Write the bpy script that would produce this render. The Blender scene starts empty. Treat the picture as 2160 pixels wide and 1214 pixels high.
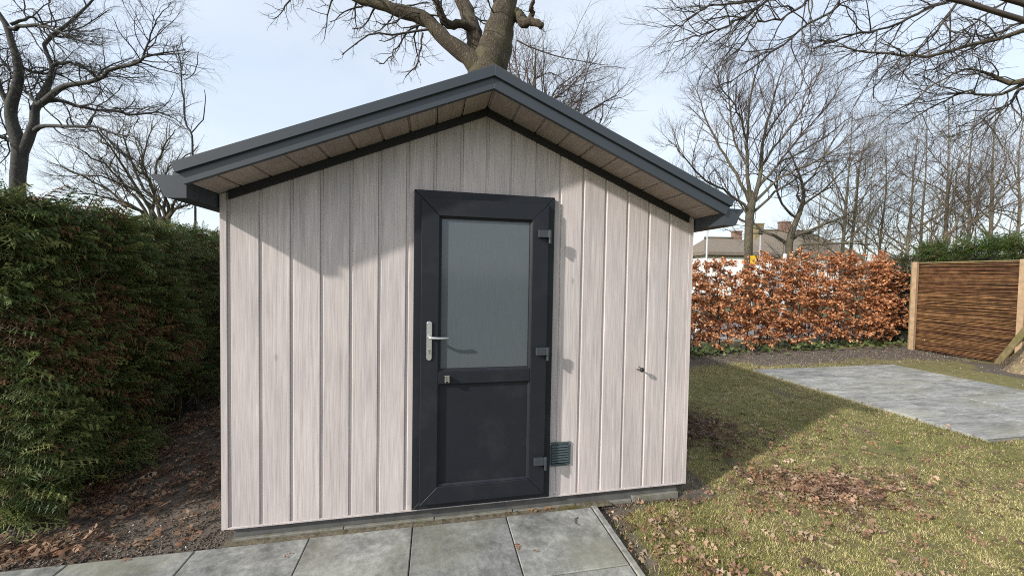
import bpy, bmesh, math, random
import numpy as np
from mathutils import Vector, Matrix

SC = bpy.context.scene
COL = SC.collection
# ------------------------------------------------------------------ camera
CF = 810.0                                   # focal length in photo pixels (2160 wide)
YAW, PIT, ROLL = -0.2001, -0.0307, 0.0174
CAM = np.array([-0.3489, -2.7072, 1.6433])
_cy, _sy, _cp, _sp = math.cos(YAW), math.sin(YAW), math.cos(PIT), math.sin(PIT)
FW = np.array([-_sy*_cp, _cy*_cp, _sp]); _rt = np.array([_cy, _sy, 0.0]); _up = np.cross(_rt, FW)
RT = _rt*math.cos(ROLL) + _up*math.sin(ROLL); UP = -_rt*math.sin(ROLL) + _up*math.cos(ROLL)
cam = bpy.data.cameras.new('camera'); camo = bpy.data.objects.new('camera', cam); COL.objects.link(camo)
cam.sensor_width = 36.0; cam.lens = 36.0*CF/2160.0; cam.clip_start = 0.05; cam.clip_end = 2000
camo.matrix_world = Matrix(((RT[0], UP[0], -FW[0], CAM[0]), (RT[1], UP[1], -FW[1], CAM[1]),
                            (RT[2], UP[2], -FW[2], CAM[2]), (0, 0, 0, 1)))
SC.camera = camo
# ------------------------------------------------------------------ sun, sky, exposure
SUND = np.array([0.707, 0.31, -0.413]); SUND /= np.linalg.norm(SUND)      # travel direction of sunlight
sun = bpy.data.lights.new('sun', 'SUN'); suno = bpy.data.objects.new('sun', sun); COL.objects.link(suno)
sun.energy = 3.15; sun.angle = math.radians(1.8); sun.color = (1.0, 0.955, 0.90)
suno.rotation_euler = Vector(SUND).to_track_quat('-Z', 'Y').to_euler()
EL = math.asin(-SUND[2]); AZ = math.atan2(-SUND[0], -SUND[1])
w = bpy.data.worlds.new('World'); SC.world = w; w.use_nodes = True
nt = w.node_tree; nt.nodes.clear()
wo = nt.nodes.new('ShaderNodeOutputWorld'); bg = nt.nodes.new('ShaderNodeBackground')
sky = nt.nodes.new('ShaderNodeTexSky'); sky.sky_type = 'NISHITA'; sky.sun_disc = False
sky.sun_elevation = EL; sky.sun_rotation = AZ; sky.air_density = 1.0; sky.dust_density = 1.7; sky.ozone_density = 1.0
tc = nt.nodes.new('ShaderNodeTexCoord'); mp = nt.nodes.new('ShaderNodeMapping')
mp.inputs['Scale'].default_value = (1.0, 1.3, 3.0); mp.inputs['Rotation'].default_value = (0, 0, 0.6)
nz = nt.nodes.new('ShaderNodeTexNoise'); nz.inputs['Scale'].default_value = 1.7; nz.inputs['Detail'].default_value = 6
nz.inputs['Roughness'].default_value = 0.5; nz.inputs['Distortion'].default_value = 0.4
rp = nt.nodes.new('ShaderNodeValToRGB')
rp.color_ramp.elements[0].position = 0.30; rp.color_ramp.elements[0].color = (0.52, 0.52, 0.52, 1)
rp.color_ramp.elements[1].position = 0.72; rp.color_ramp.elements[1].color = (0.86, 0.86, 0.86, 1)
mx = nt.nodes.new('ShaderNodeMix'); mx.data_type = 'RGBA'
mx.inputs['B'].default_value = (3.8, 4.1, 4.4, 1)                        # thin bright cloud
nt.links.new(tc.outputs['Generated'], mp.inputs['Vector']); nt.links.new(mp.outputs['Vector'], nz.inputs['Vector'])
nt.links.new(nz.outputs['Fac'], rp.inputs['Fac']); nt.links.new(rp.outputs['Color'], mx.inputs['Factor'])
nt.links.new(sky.outputs['Color'], mx.inputs['A']); nt.links.new(mx.outputs['Result'], bg.inputs['Color'])
bg.inputs['Strength'].default_value = 0.15
nt.links.new(bg.outputs['Background'], wo.inputs['Surface'])
SC.view_settings.view_transform = 'Standard'; SC.view_settings.look = 'None'
SC.view_settings.gamma = 1.0; SC.view_settings.exposure = 0.77; SC.view_settings.use_curve_mapping = False

SC.render.engine = 'CYCLES'; SC.cycles.filter_width = 1.05; SC.cycles.use_denoising = False; SC.cycles.use_adaptive_sampling = False
SC.cycles.sample_clamp_indirect = 10; SC.cycles.max_bounces = 6; SC.cycles.diffuse_bounces = 3; SC.cycles.caustics_reflective = False; SC.cycles.caustics_refractive = False

# ------------------------------------------------------------------ helpers
rng = np.random.default_rng(11)
def ray(u, v): return FW + RT*(u-1080)/CF - UP*(v-607)/CF
def at(u, v, t): return CAM + ray(u, v)*t                 # t = distance along the view axis
def on_z(u, v, z): d = ray(u, v); return CAM + d*(z-CAM[2])/d[2]
def on_y(u, v, y): d = ray(u, v); return CAM + d*(y-CAM[1])/d[1]

def tag(o, label=None, cat=None, group=None, kind=None):
    if label: o['label'] = label
    if cat: o['category'] = cat
    if group: o['group'] = group
    if kind: o['kind'] = kind
    return o
ROOT = {}
def origin(o):
    while o.parent: o = o.parent
    return np.array(ROOT.get(o.name, (0, 0, 0)), float)
def thing(name, loc, label, cat, group=None):
    o = bpy.data.objects.new(name, None); COL.objects.link(o); o.location = loc
    o.empty_display_size = 0.1; ROOT[o.name] = tuple(loc); return tag(o, label, cat, group)
def link(name, me, parent=None, mat=None):
    if mat is not None and not me.materials: me.materials.append(mat)
    o = bpy.data.objects.new(name, me); COL.objects.link(o)
    if parent is not None: o.parent = parent
    return o
def mesh_np(name, V, F, mat, parent=None, col=None, smooth=False, loc=None):
    """V (n,3) world coordinates, F (m,k) faces"""
    V = np.asarray(V, np.float64); F = np.asarray(F, np.int32)
    off = origin(parent) if parent is not None else (np.array(loc, float) if loc is not None else np.zeros(3))
    me = bpy.data.meshes.new(name)
    m, k = F.shape
    me.vertices.add(len(V)); me.vertices.foreach_set('co', (V-off).astype(np.float32).ravel())
    me.loops.add(m*k); me.loops.foreach_set('vertex_index', F.ravel())
    me.polygons.add(m); me.polygons.foreach_set('loop_start', np.arange(0, m*k, k, dtype=np.int32))
    me.polygons.foreach_set('loop_total', np.full(m, k, np.int32))
    if smooth: me.polygons.foreach_set('use_smooth', np.ones(m, bool))
    me.update(calc_edges=True)
    if col is not None:
        a = me.color_attributes.new('Col', 'FLOAT_COLOR', 'POINT')
        c = np.ones((len(V), 4), np.float32); c[:, :3] = col; a.data.foreach_set('color', c.ravel())
    o = link(name, me, parent, mat)
    if parent is None and loc is not None: o.location = loc
    return o
class MB:
    """collects solids in world coordinates and links them as one mesh object"""
    def __init__(s): s.bm = bmesh.new()
    def face(s, vs):
        try: return s.bm.faces.new(vs)
        except ValueError: return None
    def prism(s, poly, axis, a, b):
        """poly: points in the two remaining axes, extruded along axis from a to b"""
        def mk(p, t):
            if axis == 'x': return (t, p[0], p[1])
            if axis == 'y': return (p[0], t, p[1])
            return (p[0], p[1], t)
        A = [s.bm.verts.new(mk(p, a)) for p in poly]; B = [s.bm.verts.new(mk(p, b)) for p in poly]
        n = len(poly); s.face(A); s.face(B[::-1])
        for i in range(n): s.face((A[i], B[i], B[(i+1) % n], A[(i+1) % n]))
        return s
    def box(s, x0, x1, y0, y1, z0, z1): return s.prism([(x0, y0), (x1, y0), (x1, y1), (x0, y1)], 'z', z0, z1)
    def hexa(s, P):
        v = [s.bm.verts.new(p) for p in P]
        for f in ((0, 1, 2, 3), (7, 6, 5, 4), (0, 4, 5, 1), (1, 5, 6, 2), (2, 6, 7, 3), (3, 7, 4, 0)): s.face([v[i] for i in f])
        return s
    def tube(s, pts, rad, n=10, caps=True):
        pts = [Vector(p) for p in pts]
        if not hasattr(rad, '__len__'): rad = [rad]*len(pts)
        rings = []
        T0 = (pts[-1]-pts[0]).normalized(); ref = Vector((0, 0, 1)) if abs(T0.z) < 0.9 else Vector((1, 0, 0))
        for i, p in enumerate(pts):
            T = (pts[min(i+1, len(pts)-1)]-pts[max(i-1, 0)]).normalized()
            U = T.cross(ref).normalized(); W = T.cross(U)
            rings.append([s.bm.verts.new(p+(U*math.cos(2*math.pi*k/n)+W*math.sin(2*math.pi*k/n))*rad[i]) for k in range(n)])
        for a, b in zip(rings, rings[1:]):
            for k in range(n): s.face((a[k], a[(k+1) % n], b[(k+1) % n], b[k]))
        if caps: s.face(rings[0][::-1]); s.face(rings[-1])
        return s
    def ball(s, c, r, seg=12, scale=(1, 1, 1)):
        bmesh.ops.create_uvsphere(s.bm, u_segments=seg, v_segments=seg//2+2, radius=r,
                                  matrix=Matrix.Translation(c) @ Matrix.Diagonal((*scale, 1)))
        return s
    def build(s, name, mat, parent=None, bevel=0, seg=1, smooth=False, loc=None):
        bmesh.ops.recalc_face_normals(s.bm, faces=s.bm.faces)
        if bevel:
            es = [e for e in s.bm.edges if len(e.link_faces) == 2 and e.calc_face_angle(0) > 0.5]
            bmesh.ops.bevel(s.bm, geom=es, offset=bevel, segments=seg, affect='EDGES', clamp_overlap=True)
        off = origin(parent) if parent is not None else (np.array(loc, float) if loc is not None else np.zeros(3))
        bmesh.ops.translate(s.bm, verts=s.bm.verts, vec=Vector(-off))
        me = bpy.data.meshes.new(name); s.bm.to_mesh(me); s.bm.free()
        if smooth:
            for p in me.polygons: p.use_smooth = True
        o = link(name, me, parent, mat)
        if parent is None and loc is not None: o.location = loc
        return o
def instances(tv, tf, pos, X, Y, Z, scale):
    """copies of template (tv,tf): columns X,Y,Z are the axes of every copy"""
    n, m = len(pos), len(tv)
    M = np.stack([X, Y, Z], 2)*np.asarray(scale)[:, None, None]
    V = np.einsum('nij,mj->nmi', M, tv) + pos[:, None, :]
    F = tf[None] + (np.arange(n)*m)[:, None, None]
    return V.reshape(-1, 3), F.reshape(-1, tf.shape[1])
def nrm(a): return a/(np.linalg.norm(a, axis=-1, keepdims=True)+1e-12)
def frames(dirv, up):
    Y = nrm(dirv); X = nrm(np.cross(Y, up)); Z = np.cross(X, Y); return X, Y, Z
def vnoise(x, y, s, seed=0):
    """smooth value noise in numpy"""
    x = np.asarray(x)/s; y = np.asarray(y)/s
    xi = np.floor(x).astype(int); yi = np.floor(y).astype(int); fx = x-xi; fy = y-yi
    fx = fx*fx*(3-2*fx); fy = fy*fy*(3-2*fy)
    h = lambda a, b: np.modf(np.abs(np.sin(a*127.1+b*311.7+seed*74.7)*43758.5453))[0]
    return (h(xi, yi)*(1-fx)+h(xi+1, yi)*fx)*(1-fy)+(h(xi, yi+1)*(1-fx)+h(xi+1, yi+1)*fx)*fy

# ------------------------------------------------------------------ materials
def newmat(name):
    m = bpy.data.materials.new(name); m.use_nodes = True
    return m, m.node_tree.nodes, m.node_tree.links, m.node_tree.nodes['Principled BSDF']
def ramp(N, pts):
    r = N.new('ShaderNodeValToRGB'); e = r.color_ramp.elements
    while len(e) < len(pts): e.new(0.5)
    for el, (p, c) in zip(e, pts): el.position = p; el.color = (*c, 1)
    return r
def coords(N, L, scale=(1, 1, 1), rand=0.0, gen='Object'):
    t = N.new('ShaderNodeTexCoord'); m = N.new('ShaderNodeMapping'); m.inputs['Scale'].default_value = scale
    L.new(t.outputs[gen], m.inputs['Vector'])
    if rand:
        oi = N.new('ShaderNodeObjectInfo'); mu = N.new('ShaderNodeMath'); mu.operation = 'MULTIPLY'; mu.inputs[1].default_value = rand
        L.new(oi.outputs['Random'], mu.inputs[0]); cb = N.new('ShaderNodeCombineXYZ')
        for k in 'XYZ': L.new(mu.outputs[0], cb.inputs[k])
        L.new(cb.outputs[0], m.inputs['Location'])
    return m.outputs['Vector']
def noise(N, L, vec, scale, detail=4, rough=0.55, dist=0):
    n = N.new('ShaderNodeTexNoise'); n.inputs['Scale'].default_value = scale; n.inputs['Detail'].default_value = detail
    n.inputs['Roughness'].default_value = rough; n.inputs['Distortion'].default_value = dist
    L.new(vec, n.inputs['Vector']); return n.outputs['Fac']
def mixc(N, L, fac, a, b, blend='MIX'):
    m = N.new('ShaderNodeMix'); m.data_type = 'RGBA'; m.blend_type = blend
    for k, v in (('Factor', fac), ('A', a), ('B', b)):
        if isinstance(v, (int, float)): m.inputs[k].default_value = v
        elif isinstance(v, tuple): m.inputs[k].default_value = (*v, 1)
        else: L.new(v, m.inputs[k])
    return m.outputs['Result']
def bump(N, L, B, h, strength, dist):
    b = N.new('ShaderNodeBump'); b.inputs['Strength'].default_value = strength; b.inputs['Distance'].default_value = dist
    L.new(h, b.inputs['Height']); L.new(b.outputs['Normal'], B.inputs['Normal'])
def mat_board(name, grain):
    m, N, L, B = newmat(name)
    sc = {'z': (1, 1, .028), 'y': (1, .06, 1)}[grain]; k_ = 1.0 if grain == 'z' else .72
    v = coords(N, L, sc, 37.0)
    fine = noise(N, L, v, 150, 3, .6); wide = noise(N, L, v, 42, 4, .55, .3)
    big = noise(N, L, coords(N, L, (1, 1, .25), 11.0), 5, 3)
    c1 = ramp(N, [(.30, (.31, .271, .256)), (.50, (.485, .438, .418)), (.74, (.66, .618, .60))]); L.new(fine, c1.inputs[0])
    c2 = ramp(N, [(.32, (.375, .332, .316)), (.48, (.50, .452, .435)), (.62, (.49, .442, .425)), (.72, (.70, .665, .65))]); L.new(wide, c2.inputs[0])
    c = mixc(N, L, .5, c1.outputs[0], c2.outputs[0])
    cb = ramp(N, [(.35, (.90, .90, .91)), (.65, (1.06, 1.04, 1.03))]); L.new(big, cb.inputs[0])
    c = mixc(N, L, 1.0, c, cb.outputs[0], 'MULTIPLY')
    if grain == 'y': c = mixc(N, L, 1.0, c, (.70, .655, .605), 'MULTIPLY')      # same boards, with overhang shade and ground bounce put into their colour
    oi = N.new('ShaderNodeObjectInfo'); ro = ramp(N, [(0, (.94, .935, .93)), (1, (1.05, 1.05, 1.05))]); L.new(oi.outputs['Random'], ro.inputs[0])
    c = mixc(N, L, 1.0, c, ro.outputs[0], 'MULTIPLY')                       # every board a shade of its own
    # the odd knot mark
    vo = N.new('ShaderNodeTexVoronoi'); vo.inputs['Scale'].default_value = 3.1; vo.inputs['Randomness'].default_value = 1
    L.new(coords(N, L, (1, 1, .45), 19.0), vo.inputs['Vector'])
    kr = ramp(N, [(.0, (.55, .5, .5)), (.05, (1, 1, 1))]); L.new(vo.outputs['Distance'], kr.inputs[0])
    c = mixc(N, L, 1.0, c, kr.outputs[0], 'MULTIPLY')
    L.new(c, B.inputs['Base Color']); B.inputs['Roughness'].default_value = .55
    bump(N, L, B, fine, .12, .002); return m
def mat_plain(name, c, rough=.5, metal=0, var=.12, scale=14, bumpy=0.0, spec=.5, dirt=None):
    m, N, L, B = newmat(name)
    v = coords(N, L); n = noise(N, L, v, scale, 5)
    lo = tuple(x*(1-var) for x in c); hi = tuple(min(1, x*(1+var)) for x in c)
    r = ramp(N, [(.3, lo), (.7, hi)]); L.new(n, r.inputs[0]); cc = r.outputs[0]
    if dirt:
        d = ramp(N, [(.52, (0, 0, 0)), (.72, (1, 1, 1))]); L.new(noise(N, L, v, scale*.35, 6, .65), d.inputs[0])
        cc = mixc(N, L, d.outputs[0], cc, dirt)
    L.new(cc, B.inputs['Base Color'])
    rr = N.new('ShaderNodeMapRange'); rr.inputs['To Min'].default_value = rough*.85; rr.inputs['To Max'].default_value = min(1, rough*1.15)
    L.new(noise(N, L, v, scale*2.7, 4), rr.inputs['Value']); L.new(rr.outputs[0], B.inputs['Roughness'])
    B.inputs['Metallic'].default_value = metal; B.inputs['Specular IOR Level'].default_value = spec
    if bumpy: bump(N, L, B, noise(N, L, v, scale*4, 4), bumpy, .004)
    return m
def mat_slab(name, tone=(.208, .21, .20), st=(1, 1, 1)):
    m, N, L, B = newmat(name)
    v = coords(N, L, st, 23.0)
    a = noise(N, L, v, 4.2, 7, .68, .3); s = noise(N, L, v, 120, 3, .7); y = noise(N, L, v, 1.6, 5, .6)
    t = tone
    r = ramp(N, [(.33, tuple(x*.52 for x in t)), (.5, t), (.66, tuple(x*1.42 for x in t))]); L.new(a, r.inputs[0])
    r2 = ramp(N, [(.3, (.78, .78, .78)), (.6, (1.08, 1.08, 1.08))]); L.new(s, r2.inputs[0])
    c = mixc(N, L, 1.0, r.outputs[0], r2.outputs[0], 'MULTIPLY')
    md = ramp(N, [(.36, (.74, .745, .75)), (.64, (1.22, 1.22, 1.2))]); L.new(noise(N, L, v, 24, 5, .7), md.inputs[0]); c = mixc(N, L, 1.0, c, md.outputs[0], 'MULTIPLY')
    my = ramp(N, [(.48, (0, 0, 0)), (.68, (.5, .5, .5))]); L.new(y, my.inputs[0])
    c = mixc(N, L, my.outputs[0], c, (.225, .22, .16))                      # weathered yellowish bloom
    oi = N.new('ShaderNodeObjectInfo'); ro = ramp(N, [(0, (.84, .85, .86)), (1, (1.1, 1.09, 1.06))]); L.new(oi.outputs['Random'], ro.inputs[0])
    c = mixc(N, L, 1.0, c, ro.outputs[0], 'MULTIPLY')
    L.new(c, B.inputs['Base Color']); B.inputs['Roughness'].default_value = .85
    bump(N, L, B, s, .35, .003); return m
def mat_bark(name, dark, light, moss=None, sc=(5, 5, 1.1), strength=.9):
    m, N, L, B = newmat(name)
    v = coords(N, L, sc)
    vo = N.new('ShaderNodeTexVoronoi'); vo.feature = 'DISTANCE_TO_EDGE'; vo.inputs['Scale'].default_value = 4.0
    nv = N.new('ShaderNodeTexNoise'); nv.inputs['Scale'].default_value = 3; nv.inputs['Detail'].default_value = 4; L.new(v, nv.inputs['Vector'])
    ad = N.new('ShaderNodeVectorMath'); ad.operation = 'ADD'; L.new(v, ad.inputs[0]); L.new(nv.outputs['Color'], ad.inputs[1])
    L.new(ad.outputs[0], vo.inputs['Vector'])
    n2 = noise(N, L, v, 9, 5, .65)
    mu = N.new('ShaderNodeMath'); mu.operation = 'MULTIPLY'; L.new(vo.outputs['Distance'], mu.inputs[0]); L.new(n2, mu.inputs[1])
    r = ramp(N, [(.0, dark), (.22, light)]); L.new(mu.outputs[0], r.inputs[0]); c = r.outputs[0]
    if moss:
        f = ramp(N, [(.50, (0, 0, 0)), (.70, (.7, .7, .7))]); L.new(noise(N, L, coords(N, L), 2.3, 5, .6), f.inputs[0])
        c = mixc(N, L, f.outputs[0], c, moss)
    L.new(c, B.inputs['Base Color']); B.inputs['Roughness'].default_value = .9
    bump(N, L, B, mu.outputs[0], strength, .06); return m
def mat_attr(name, trans=.25, rough=.6, var=.18, scale=25):
    m, N, L, B = newmat(name)
    a = N.new('ShaderNodeAttribute'); a.attribute_name = 'Col'
    n = noise(N, L, coords(N, L), scale, 3)
    r = ramp(N, [(.3, (1-var,)*3), (.7, (1+var,)*3)]); L.new(n, r.inputs[0])
    c = mixc(N, L, 1.0, a.outputs['Color'], r.outputs[0], 'MULTIPLY')
    L.new(c, B.inputs['Base Color']); B.inputs['Roughness'].default_value = rough; B.inputs['Specular IOR Level'].default_value = .3
    if trans:
        t = N.new('ShaderNodeBsdfTranslucent'); L.new(c, t.inputs['Color']); ms = N.new('ShaderNodeMixShader'); ms.inputs[0].default_value = trans
        out = N['Material Output']; L.new(B.outputs[0], ms.inputs[1]); L.new(t.outputs[0], ms.inputs[2]); L.new(ms.outputs[0], out.inputs['Surface'])
    return m
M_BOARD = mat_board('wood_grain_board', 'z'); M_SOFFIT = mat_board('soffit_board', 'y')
M_ANTH = mat_plain('anthracite_trim', (.034, .042, .050), .42, var=.06, scale=6)
M_DOOR = mat_plain('anthracite_door_foil', (.0115, .0135, .018), .5, var=.06, scale=9, bumpy=.03, spec=.28, dirt=(.022, .024, .028))
M_BLACK = mat_plain('black_trim', (.008, .008, .009), .6, var=.1)
M_ROOF = mat_plain('roof_sheet', (.05, .055, .06), .6, var=.15, scale=3)
M_STEEL = mat_plain('satin_aluminium', (.62, .62, .61), .36, metal=.9, var=.05)
M_CHROME = mat_plain('chrome', (.75, .74, .72), .15, metal=1, var=.05)
M_PLINTH = mat_plain('plinth', (.085, .085, .08), .85, var=.3, scale=9, bumpy=.3, dirt=(.13, .12, .10))
M_EDGING = mat_plain('edging_concrete', (.16, .155, .13), .9, var=.25, scale=18, bumpy=.4, dirt=(.11, .12, .05))
M_SLAB = mat_slab('paving_slab'); M_TERR = mat_slab('terrace_slab', (.25, .248, .236), (.45, 1.5, 1))
M_JOINT = mat_plain('joint_sand', (.06, .055, .045), .95, var=.3, scale=40, bumpy=.4)
M_INNER = mat_plain('inner_sheet', (.30, .29, .27), .8, var=.1)
M_OAK = mat_bark('oak_bark', (.028, .021, .014), (.20, .155, .10), (.11, .10, .045), (8, 8, 1.7), 1.0)
M_BEECH = mat_bark('grey_bark', (.025, .023, .02), (.075, .069, .058), (.045, .048, .026), (3, 3, 2), .3)
M_BARK2 = mat_bark('olive_bark', (.045, .038, .025), (.155, .128, .085), (.10, .10, .045), (4, 4, 1), .5)
M_BARK3 = mat_bark('pale_olive_bark', (.075, .062, .042), (.25, .21, .145), (.15, .15, .07), (4, 4, 1), .5)
M_TWIG = mat_plain('twig_bark', (.055, .045, .036), .9, var=.3, scale=3)
M_TWIGR = mat_plain('reddish_twig_bark', (.085, .062, .05), .9, var=.35, scale=2)
M_TWIGY = mat_plain('olive_twig_bark', (.095, .078, .05), .9, var=.35, scale=2)
M_TWIGG = mat_plain('grey_twig_bark', (.05, .045, .04), .9, var=.3, scale=3)
M_HEDGE = mat_attr('conifer_fronds', .18, .55); M_DRY = mat_attr('dry_leaves', .30, .6); M_GRASS = mat_attr('grass_blades', .3, .6)
M_ROD = mat_attr('willow_rods', 0, .55, .35, 9)
M_POSTW = mat_plain('sawn_pine', (.34, .235, .14), .7, var=.2, scale=9, dirt=(.33, .24, .14))
M_MOSSW = mat_plain('mossy_wood', (.20, .16, .075), .85, var=.3, scale=8, dirt=(.14, .15, .04))
# ------------------------------------------------------------------ the ground
GZ = -0.108
def ground_h(x, y):
    return GZ + .016*(vnoise(x, y, .9, 1)-.5) + .010*(vnoise(x, y, .33, 2)-.5) + .06*np.clip((y-4.4)/1.2, 0, 1)*np.clip((x-2)/2, 0, 1)*(y < 6.2)
def soil_mask(x, y):
    j = (vnoise(x, y, .5, 5)-.5)*.5 + (vnoise(x, y, .17, 6)-.5)*.22
    left = np.clip((-1.45 - x + j*.6)/.25, 0, 1)                                   # bed between hedge and shed
    back = np.clip((y - 3.85 + j*1.4)/.4, 0, 1)*np.clip((5.45-y+j*.5)/.3, 0, 1)*np.clip((x-1.6)/.3, 0, 1)
    side = np.clip((.32-np.abs(x-1.75)+j*.35)/.2, 0, 1)*np.clip((y+.1)/.2, 0, 1)*np.clip((3.6-y)/.4, 0, 1)*.8
    rim = np.clip((.10-np.abs(x-.95)+j*.3)/.12, 0, 1)*(y < .25)*.8 + np.clip((.16-np.abs(y-.02)+j*.2)/.1, 0, 1)*(np.abs(x) < 1.9)*.8
    tree = np.clip((1.1-np.hypot(x-11.5, y-2.6)+j*1.5)/.4, 0, 1)
    bare = np.clip((vnoise(x, y, .42, 9)-.80)*5, 0, 1)*.7
    return np.clip(np.maximum.reduce([left, back, side, rim, tree, bare]), 0, 1)
def mat_ground():
    m, N, L, B = newmat('garden_soil_and_turf')
    a = N.new('ShaderNodeAttribute'); a.attribute_name = 'Col'
    v = coords(N, L)
    nf = noise(N, L, v, 14, 6, .7); ng = noise(N, L, v, 3.0, 5, .6); nn = noise(N, L, v, 90, 4, .7)
    g = ramp(N, [(.32, (.085, .074, .03)), (.48, (.155, .135, .052)), (.62, (.185, .17, .06)), (.75, (.24, .20, .105))]); L.new(nf, g.inputs[0])
    gg = ramp(N, [(.35, (.8, .85, .7)), (.65, (1.1, 1.05, 1.0))]); L.new(ng, gg.inputs[0])
    grass = mixc(N, L, 1.0, g.outputs[0], gg.outputs[0], 'MULTIPLY')
    s = ramp(N, [(.28, (.050, .039, .030)), (.5, (.105, .085, .066)), (.75, (.18, .152, .122))]); L.new(nf, s.inputs[0])
    s2 = ramp(N, [(.3, (.6, .6, .6)), (.7, (1.25, 1.25, 1.25))]); L.new(nn, s2.inputs[0])
    soil = mixc(N, L, 1.0, s.outputs[0], s2.outputs[0], 'MULTIPLY')
    f = N.new('ShaderNodeMapRange'); f.inputs['From Min'].default_value = .35; f.inputs['From Max'].default_value = .65
    ad = N.new('ShaderNodeMath'); ad.operation = 'ADD'; sb = N.new('ShaderNodeMath'); sb.operation = 'SUBTRACT'; sb.inputs[1].default_value = .5
    mm = N.new('ShaderNodeMath'); mm.operation = 'MULTIPLY'; mm.inputs[1].default_value = .8
    L.new(nf, sb.inputs[0]); L.new(sb.outputs[0], mm.inputs[0]); L.new(a.outputs['Fac'], ad.inputs[0]); L.new(mm.outputs[0], ad.inputs[1]); L.new(ad.outputs[0], f.inputs['Value'])
    L.new(mixc(N, L, f.outputs[0], grass, soil), B.inputs['Base Color']); B.inputs['Roughness'].default_value = .95
    bump(N, L, B, nn, .8, .012); return m
def grid(x0, x1, y0, y1, st):
    xs = np.arange(x0, x1+st/2, st); ys = np.arange(y0, y1+st/2, st); X, Y = np.meshgrid(xs, ys)
    nx, ny = len(xs), len(ys); i = np.arange(nx*ny).reshape(ny, nx)
    F = np.stack([i[:-1, :-1], i[:-1, 1:], i[1:, 1:], i[1:, :-1]], -1).reshape(-1, 4)
    return X.ravel(), Y.ravel(), F
X, Y, F = grid(-9, 17, -6, 6.6, .1)
Zg = ground_h(X, Y)
onpath = (X < .93) & (Y < -.04) & (X > -5.2) & (Y > -5.2); Zg[onpath] = GZ-.03
onter = (X > 5.7) & (X < 9.25) & (Y > .35) & (Y < 3.7); Zg[onter] = GZ-.03
under = (np.abs(X) < 1.6) & (Y > .06) & (Y < 2.95); Zg[under] = GZ-.03
g = mesh_np('lawn', np.stack([X, Y, Zg], 1), F, mat_ground(), col=np.repeat(soil_mask(X, Y)[:, None], 3, 1), smooth=True)
g['kind'] = 'structure'
# far land, verge and road beyond the beech hedge
def sheet(name, x0, x1, y0, y1, z, mat):
    o = mesh_np(name, [(x0, y0, z), (x1, y0, z), (x1, y1, z), (x0, y1, z)], [(0, 1, 2, 3)], mat); o['kind'] = 'structure'; return o
M_FAR = mat_plain('rough_grass', (.085, .095, .035), .95, var=.5, scale=.5, dirt=(.12, .10, .05))
M_ASPH = mat_plain('road_paving', (.165, .165, .175), .9, var=.15, scale=3, bumpy=.2)
sheet('field', -900, 900, -900, 900, GZ-.06, M_FAR)
sheet('road', -60, 70, 7.2, 11.5, GZ-.03, M_ASPH)
mb = MB()
for k in range(44): mb.box(-14+k*1.0+.004, -13+k*1.0-.004, 7.05, 7.19, GZ-.2, GZ+.05)
tag(mb.build('kerb', mat_plain('kerb_concrete', (.30, .30, .29), .9, var=.2, scale=8), bevel=.01), kind='structure')

# ------------------------------------------------------------------ slab path in front of the shed
def slab_mesh(name, w, d, h, bev=.004):
    mb = MB(); mb.box(-w/2, w/2, -d/2, d/2, -h, 0)
    bmesh.ops.recalc_face_normals(mb.bm, faces=mb.bm.faces)
    bmesh.ops.bevel(mb.bm, geom=[e for e in mb.bm.edges if max(v.co.z for v in e.verts) > -.001 and min(v.co.z for v in e.verts) > -.001], offset=bev, segments=1, affect='EDGES')
    me = bpy.data.meshes.new(name); mb.bm.to_mesh(me); mb.bm.free(); return me
PZ = -0.082
path = sheet('path', -4.4, .83, -3.9, -.05, PZ-.012, M_JOINT)
SW, SD = .6515, .585
me = slab_mesh('slab', SW-.007, SD-.007, .045); me.materials.append(M_SLAB)
for r in range(6):
    for c in range(8):
        o = link('slab', me, path); o.location = (.828-SW*(c+.5), -.046-SD*(r+.5), PZ+random.Random(r*9+c).uniform(-.0015, .0015))
xs = np.linspace(-1.64, 1.0, 90); mb = MB(); rj = random.Random(4)      # strip of soil between slabs and plinth
lo_ = [mb.bm.verts.new((x, -.047, PZ-.004)) for x in xs]; mi_ = [mb.bm.verts.new((x, -.02, PZ-.002+rj.uniform(-.006, .007))) for x in xs]; hi_ = [mb.bm.verts.new((x, .035, PZ-.006)) for x in xs]
for k in range(89):
    mb.face((lo_[k], lo_[k+1], mi_[k+1], mi_[k])); mb.face((mi_[k], mi_[k+1], hi_[k+1], hi_[k]))
mb.build('soil_strip', mat_plain('strip_soil', (.115, .095, .065), .95, var=.45, scale=60, bumpy=.6, dirt=(.12, .12, .045)), path)
me = slab_mesh('edging', .043, .995, .11, .006); me.materials.append(M_SLAB)
for r in range(4):
    o = link('edging', me, path); o.location = (.833+.0225, -.03-.5-r*1.0, PZ+.004)
# the terrace of larger slabs on the lawn
ter = sheet('terrace', 5.76, 9.2, .40, 3.65, PZ-.016, M_JOINT)
TD = 3.25/5
for r in range(5):
    off = (0, .62)[r % 2]; x = 5.75 - off
    while x < 9.2:
        a, b = max(x, 5.75), min(x+1.24, 9.21)
        if b-a > .05:
            o = link('slab', slab_mesh('slab', b-a-.018, TD-.018, .05), ter, M_TERR); o.location = ((a+b)/2, .395+TD*(r+.5), PZ-.005+random.Random(int(a*50)+r).uniform(-.003, .003))
        x += 1.24

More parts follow.
